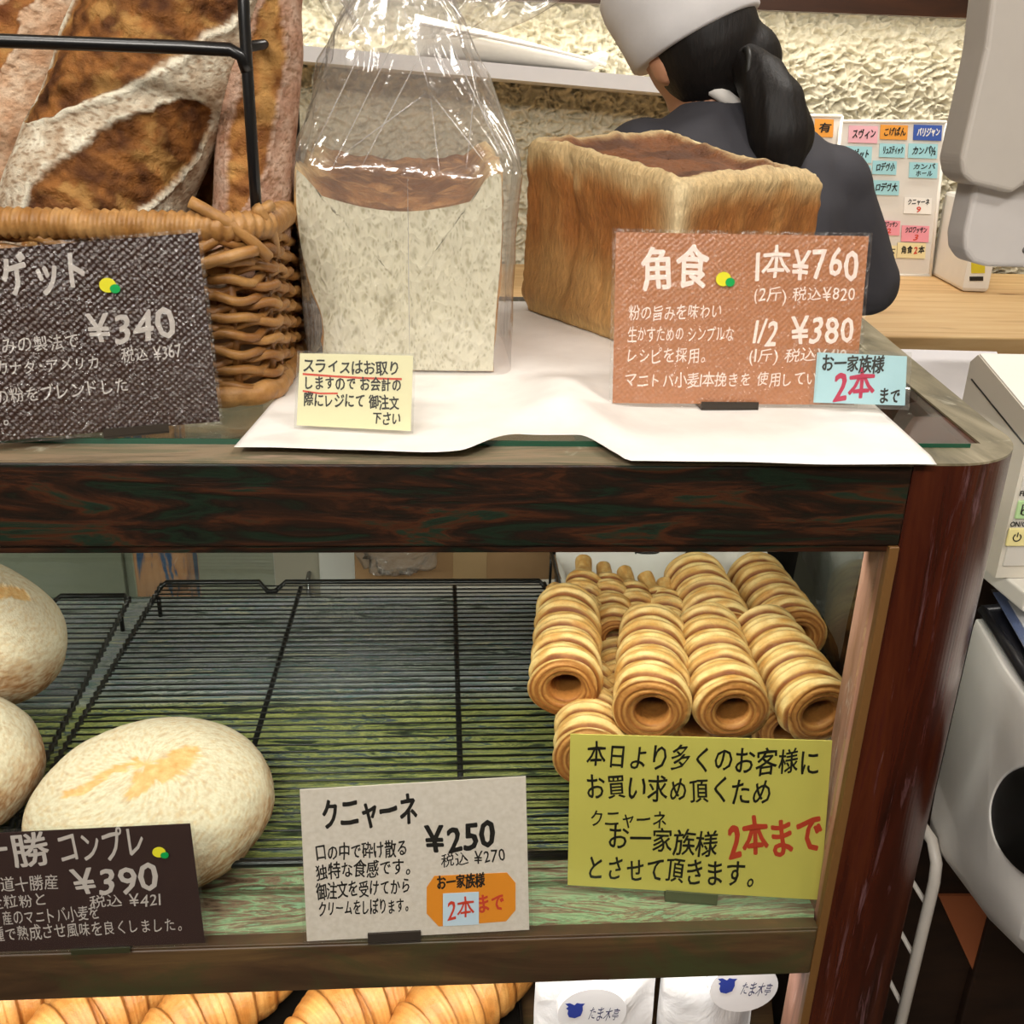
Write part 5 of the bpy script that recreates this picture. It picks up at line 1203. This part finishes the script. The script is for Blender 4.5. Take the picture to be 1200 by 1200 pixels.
# ------------------------------------------------------------------ order boards with little tags
bn = Vector((0, -1, 0.06)).normalized(); bup = Vector((0, 0.06, 1)).normalized()
ob_ = onz(1090, 318, CZ+0.001); bp = Vector((ob_.x, 2.03, CZ+0.001)); bpl = (bp, bn, bup)
M_BRD = plain('board white', 'd7d2cb', 0.4)
def board(label, px4, off):
    q = [onp(*c, bp-bn*off, bn) for c in px4]; mz = min(p.z for p in q); q = [p if p.z > mz+0.02 else Vector((p.x, p.y, CZ+0.0012)) for p in q]
    c = (q[2]+q[3])/2; t = thing('notice_board', label, 'board', (c.x, c.y, CZ+0.0004))
    quad_slab(q, bn, -0.006, 0.0).build('panel', M_BRD, t)
    fr = plain('board rim', 'ebe7e0', 0.35)
    for i in range(4): MB().tube([q[i], q[(i+1) % 4]], 0.0045, 8).build('rim', fr, t)
    return t
board('white board with many coloured order tags, leaning on the stucco wall', [(986, 142), (1109, 143), (1091, 317), (968, 313)], 0.0)
board('white board with an orange tag, mostly hidden behind the person', [(850, 134), (987, 136), (972, 312), (835, 310)], 0.016)
TC = {'pink': 'dca8b4', 'orange': 'd99440', 'blue': '3a56a0', 'cyan': '9ccdd6', 'white': 'e8e4de', 'rose': 'e796a4', 'cream': 'e6d8a8'}
for txt, c, (x0, y0, x1, y1), red in (('スヴィン', 'pink', (995, 147, 1029, 168), None), ('こげぱん', 'orange', (1032, 146, 1064, 164), None), ('パリジャン', 'blue', (1071, 146, 1104, 165), None), ('バゲット', 'cyan', (990, 171, 1022, 191), None),
    ('リュスティック', 'cyan', (1031, 168, 1061, 185), None), ('カンパ½', 'cyan', (1065, 168, 1099, 186), None), ('バタール', 'cyan', (991, 193, 1021, 207), None), ('ロデヴ小', 'cyan', (1023, 188, 1051, 205), None), ('カンパ ホール', 'cyan', (1066, 190, 1099, 209), None),
    ('ロデヴ大', 'cyan', (1022, 211, 1054, 229), None), ('クニャーネ', 'white', (1060, 231, 1092, 251), '9'), ('クロワッサン', 'rose', (1028, 258, 1055, 276), '2'), ('クロワッサン', 'rose', (1057, 264, 1089, 284), '3'), ('体', 'cream', (1030, 287, 1051, 303), None), ('角食2本', 'cream', (1052, 284, 1085, 303), None), ('有', 'orange', (955, 139, 977, 161), None)):
    off = 0.0006 if x0 > 985 else -0.0154
    LB = {'スヴィン': 'pink tag in the top row of the white board', 'こげぱん': 'orange tag in the top row, middle of the white board', 'パリジャン': 'dark blue tag at the top right corner of the white board', 'バゲット': 'pale cyan tag under the pink one, beside the shoulder', 'リュスティック': 'pale cyan tag directly under the orange one', 'カンパ½': 'pale cyan tag directly under the dark blue one',
          'バタール': 'pale cyan tag mostly hidden behind the shoulder', 'ロデヴ小': 'pale cyan tag, third down in the middle column', 'カンパ ホール': 'taller two-line pale cyan tag, third down at the right edge', 'ロデヴ大': 'lowest pale cyan tag on the white board', 'クニャーネ': 'white tag with a red number near the right edge', '体': 'cream tag at the bottom beside the sleeve', '角食2本': 'cream tag at the bottom right of the white board', '有': 'orange tag on the half hidden board left of the others'}
    lb = LB.get(txt) or ('rose tag partly behind the sleeve, left of the other rose one' if red == '2' else 'rose tag at the right, just above the bottom cream one')
    pl = (bp+bn*(off+0.0022), bn, bup); q = [onp(*k, *pl[:2]) for k in ((x0, y0), (x1, y0+1), (x1-1, y1), (x0-1, y1-1))]; c0 = sum(q, Vector())/4
    t = thing('label_tag', lb, 'tag', tuple(c0), 'order tags on the white boards')
    quad_slab(q, bn, -0.0015, 0.0008).build('plate', plain('tag '+c, TC[c], 0.35), t)
    ink = M_CHALK if c == 'blue' else M_INK; mb = MB(); pl2 = (pl[0]+bn*0.0008, bn, bup); hh = (y1-y0)
    if red or txt == 'カンパ ホール':
        a, b = (txt, red) if red else ('カンパ', 'ホール')
        write(mb, pl2, a, (x0+3, y0+hh*0.46), (x1-3, y0+hh*0.46), hh*0.34, 0.03)
        mb2 = MB() if red else mb; write(mb2, pl2, b, ((x0+x1)/2-(3 if red else 10), y1-hh*0.14), ((x0+x1)/2+(3 if red else 10), y1-hh*0.14), hh*0.34, 0.03)
        if red: mb2.build('red_lettering', M_RED, t, smooth=False)
    elif txt == '角食2本':
        write(mb, pl2, '角食', (x0+3, y1-hh*0.28), (x0+17, y1-hh*0.28), hh*0.46, 0.03); m2 = MB(); write(m2, pl2, '2', (x0+18, y1-hh*0.28), (x0+23, y1-hh*0.28), hh*0.46, 0.03); m2.build('red_lettering', M_RED, t, smooth=False); write(mb, pl2, '本', (x0+23, y1-hh*0.28), (x1-2, y1-hh*0.28), hh*0.46, 0.03)
    else: write(mb, pl2, txt, (x0+3, y1-hh*0.28), (x1-3, y1-hh*0.26), hh*0.5, 0.03)
    mb.build('lettering', ink, t, smooth=False)

# ------------------------------------------------------------------ the person behind the case
pe = thing('person', 'person in white cap and dark jacket seen from behind, dark ponytail, bending over the worktop', 'person', (0.47, 0.97, -1.2))
def ell(mb, sp, n=26):
    rings = []
    for (x, y, z, rx, ry) in sp: rings.append([Vector((x+rx*math.cos(2*PI*k/n), y+ry*math.sin(2*PI*k/n), z)) for k in range(n)])
    return mb.loft(rings)
def limb(mb, pts, rs, n=14):
    pts = [Vector(p) for p in pts]; m_ = len(pts); P = []; 
    for i in range(m_-1):
        for k in range(8): P.append((pts[i].lerp(pts[i+1], k/8), lerp(rs[i], rs[i+1], k/8)))
    P.append((pts[-1], rs[-1])); R_ = [r for _, r in P]; N_ = len(P)
    mb.tube([p for p, _ in P], lambda t: R_[min(N_-1, int(round(t*(N_-1))))], n)
    mb.ball(pts[0], rs[0]); mb.ball(pts[-1], rs[-1]); 
    for p, r in zip(pts[1:-1], rs[1:-1]): mb.ball(p, r)
HC = Vector((0.392, 1.045, 0.325)); hup = Vector((-0.44, 0.18, 0.88)).normalized(); hf = Vector((-0.35, 0.93, -0.2)); hf = (hf-hup*hf.dot(hup)).normalized(); hr = hf.cross(hup)
MH = Matrix((hr, hf, hup)).transposed()
SHL, SHR, ELL, ELR = (0.315, 1.0, 0.155), (0.605, 0.975, 0.125), (0.245, 1.03, -0.03), (0.690, 0.975, -0.022)
WRL, WRR = (0.345, 1.215, -0.105), (0.575, 1.205, -0.105)
torso = [(0.47, 0.955, -0.40, 0.15, 0.105), (0.47, 0.955, -0.30, 0.15, 0.11), (0.468, 0.96, -0.15, 0.145, 0.105), (0.463, 0.97, 0.00, 0.165, 0.112), (0.462, 0.98, 0.10, 0.178, 0.110), (0.458, 0.99, 0.165, 0.160, 0.095), (0.450, 1.0, 0.205, 0.115, 0.075), (0.440, 1.015, 0.228, 0.07, 0.06), (0.435, 1.02, 0.24, 0.05, 0.05)]
bd = MB(); ell(bd, [(x, y, z, rx*.94, ry*.94) for x, y, z, rx, ry in torso])
limb(bd, [(0.438, 1.015, 0.19), (0.415, 1.03, 0.26)], [0.046, 0.044])
bd.ball(HC, 0.078, 0.096, 0.112, MH); bd.ball(HC+MH @ Vector((0, 0.03, -0.065)), 0.058, 0.062, 0.052, MH)
bd.ball(HC+MH @ Vector((0, 0.102, -0.025)), 0.013, 0.018, 0.022, MH); bd.ball(HC+MH @ Vector((0, 0.085, -0.075)), 0.024, 0.014, 0.009, MH)
for s in (-1, 1): bd.ball(HC+MH @ Vector((0.079*s, 0.0, -0.012)), 0.010, 0.020, 0.030, MH)
for sh, el, wr_, s in ((SHL, ELL, WRL, -1), (SHR, ELR, WRR, 1)):
    limb(bd, [sh, el, wr_], [0.048, 0.038, 0.026])
    w = Vector(wr_); palm = w+Vector((-0.02*s, 0.05, -0.014)); limb(bd, [w, palm], [0.026, 0.030])
    for i, (dx, ln) in enumerate(((-0.024, 0.058), (-0.009, 0.068), (0.007, 0.064), (0.021, 0.050))):
        b_ = palm+Vector((dx, 0.018, -0.002)); limb(bd, [b_, b_+Vector((dx*0.2, ln*0.55, -0.004)), b_+Vector((dx*0.2, ln, -0.022))], [0.0095, 0.0085, 0.0075], 10)
    limb(bd, [palm+Vector((-0.028*s, -0.02, 0)), palm+Vector((-0.046*s, 0.008, -0.01)), palm+Vector((-0.044*s, 0.032, -0.02))], [0.011, 0.010, 0.008], 10)
for s in (-1, 1): limb(bd, [(0.47+0.075*s, 0.955, -0.40), (0.47+0.08*s, 0.965, -0.77), (0.47+0.085*s, 0.945, -1.12)], [0.082, 0.056, 0.038]); limb(bd, [(0.47+0.085*s, 0.94, -1.165), (0.47+0.095*s, 1.06, -1.18)], [0.03, 0.022])
M_SKIN = plain('skin', 'b98566', 0.5, nscale=80)
remesh(bd, 0.0065, 3).build('body', M_SKIN, pe)
jk = MB(); ell(jk, [(x, y, z, rx*1.06+0.004, ry*1.06+0.004) for x, y, z, rx, ry in torso[:-1]]+[(0.436, 1.02, 0.242, 0.056, 0.055)])
for sh, el, wr_ in ((SHL, ELL, WRL), (SHR, ELR, WRR)): 
    e = Vector(el); w = Vector(wr_); limb(jk, [sh, el, e.lerp(w, 0.75)], [0.060, 0.055, 0.044]); jk.ball(sh, 0.066, 0.066, 0.062)
jm = remesh(jk, 0.008, 6)
for i, v in enumerate(jm.v): jm.v[i] = v+Vector((0.004*noise.noise(v*14), 0.006*noise.noise(Vector((v.x*22, v.y*8, v.z*9))), 0))
jm.build('jacket', plain('charcoal cloth', '3a393f', 0.8, bump=0.2, nscale=300), pe)
tp = MB()
for s in (-1, 1): limb(tp, [(0.47+0.07*s, 0.955, -0.41), (0.47+0.08*s, 0.965, -0.77), (0.47+0.085*s, 0.945, -1.13)], [0.095, 0.070, 0.056])
ell(tp, [(0.47, .955, -.46, .13, .10), (0.47, .955, -.38, .152, .112)]); remesh(tp, 0.010, 4).build('trousers', plain('black cloth', '1d1c1f', 0.85), pe)
for s in (-1, 1):
    sm = MB(); limb(sm, [(0.47+0.085*s, 0.915, -1.165), (0.47+0.096*s, 1.08, -1.172)], [0.035, 0.030]); q = remesh(sm, 0.008, 2); q.v = [Vector((v.x, v.y, max(v.z, -1.1985))) for v in q.v]; q.build('shoe', plain('shoe black', '141414', 0.5), pe)
# white inner collar
mb = MB(); mb.tube([Vector((0.428, 1.022, 0.246))+Vector((0.050*math.cos(a), 0.050*math.sin(a), 0.010*math.sin(a*2)-0.06*(math.cos(a))*0.18)) for a in [2*PI*k/40 for k in range(40)]], 0.011, 10, closed=True, cap=False); mb.build('collar', plain('collar white', 'd8d4cf', 0.8), pe)
# hair under the cap and the ponytail
hm = MB(); hm.ball(HC+MH @ Vector((0, -0.016, -0.002)), 0.084, 0.092, 0.106, MH); hm.ball(HC+MH @ Vector((0.03, -0.055, -0.060)), 0.058, 0.045, 0.055, MH)
q = remesh(hm, 0.006, 3)
q.v = [v if (MH.transposed() @ (v-HC)).y < 0.035 else HC+MH @ (lambda w: Vector((w.x*0.93, min(w.y, 0.035), w.z*0.93)))(MH.transposed() @ (v-HC)) for v in q.v]
M_HAIR = NT('dark hair'); v = M_HAIR.coord((60, 60, 6)); f = M_HAIR.noise(v, 3, 5); M_HAIR.color(M_HAIR.ramp(f, ((0.3, '0a0807'), (0.7, '17110f')))); M_HAIR.bump(f, 0.4, 0.003); M_HAIR = M_HAIR.set(0.55, 0, 0.3)
q.build('hair', M_HAIR, pe)
pt = MB(); limb(pt, [ony(872, 72, .965), ony(892, 92, .93), ony(908, 125, .905), ony(915, 160, .895), ony(914, 178, .895)], [0.028, 0.036, 0.044, 0.048, 0.040], 18)
q = remesh(pt, 0.006, 14); q.v = [v+Vector((0.0015*math.sin(v.x*300+v.z*20), 0, 0)) for v in q.v]; q.build('ponytail', M_HAIR, pe)
MB().tube([ony(872, 83, .935)+Vector((0.0, 0.022*math.cos(a), 0.028*math.sin(a))) for a in [2*PI*k/18 for k in range(18)]], 0.005, 8, closed=True, cap=False).build('hair_tie', M_INK, pe)
# cap: tall soft white cloth
rings = []; NC = 72
for h, r in ((-0.004, 0.096), (0.0, 0.101), (0.03, 0.104), (0.06, 0.108), (0.085, 0.112), (0.11, 0.110), (0.128, 0.098), (0.137, 0.075), (0.140, 0.04), (0.141, 0.002)):
    ring = []
    for k in range(NC):
        a = 2*PI*k/NC; w = 1+0.018*noise.noise(Vector((math.cos(a)*3, math.sin(a)*3, h*30)))*(h > 0.02)
        ring.append(HC+MH @ Vector((r*w*math.cos(a)*0.98, r*w*math.sin(a)*1.12, h+0.004-0.012*(h > 0.1)*noise.noise(Vector((a, h*10, 3))))))
    rings.append(ring)
MB().loft(rings).build('cap', plain('cap white', 'dedcdd', 0.85, bump=0.2, nscale=60), pe)
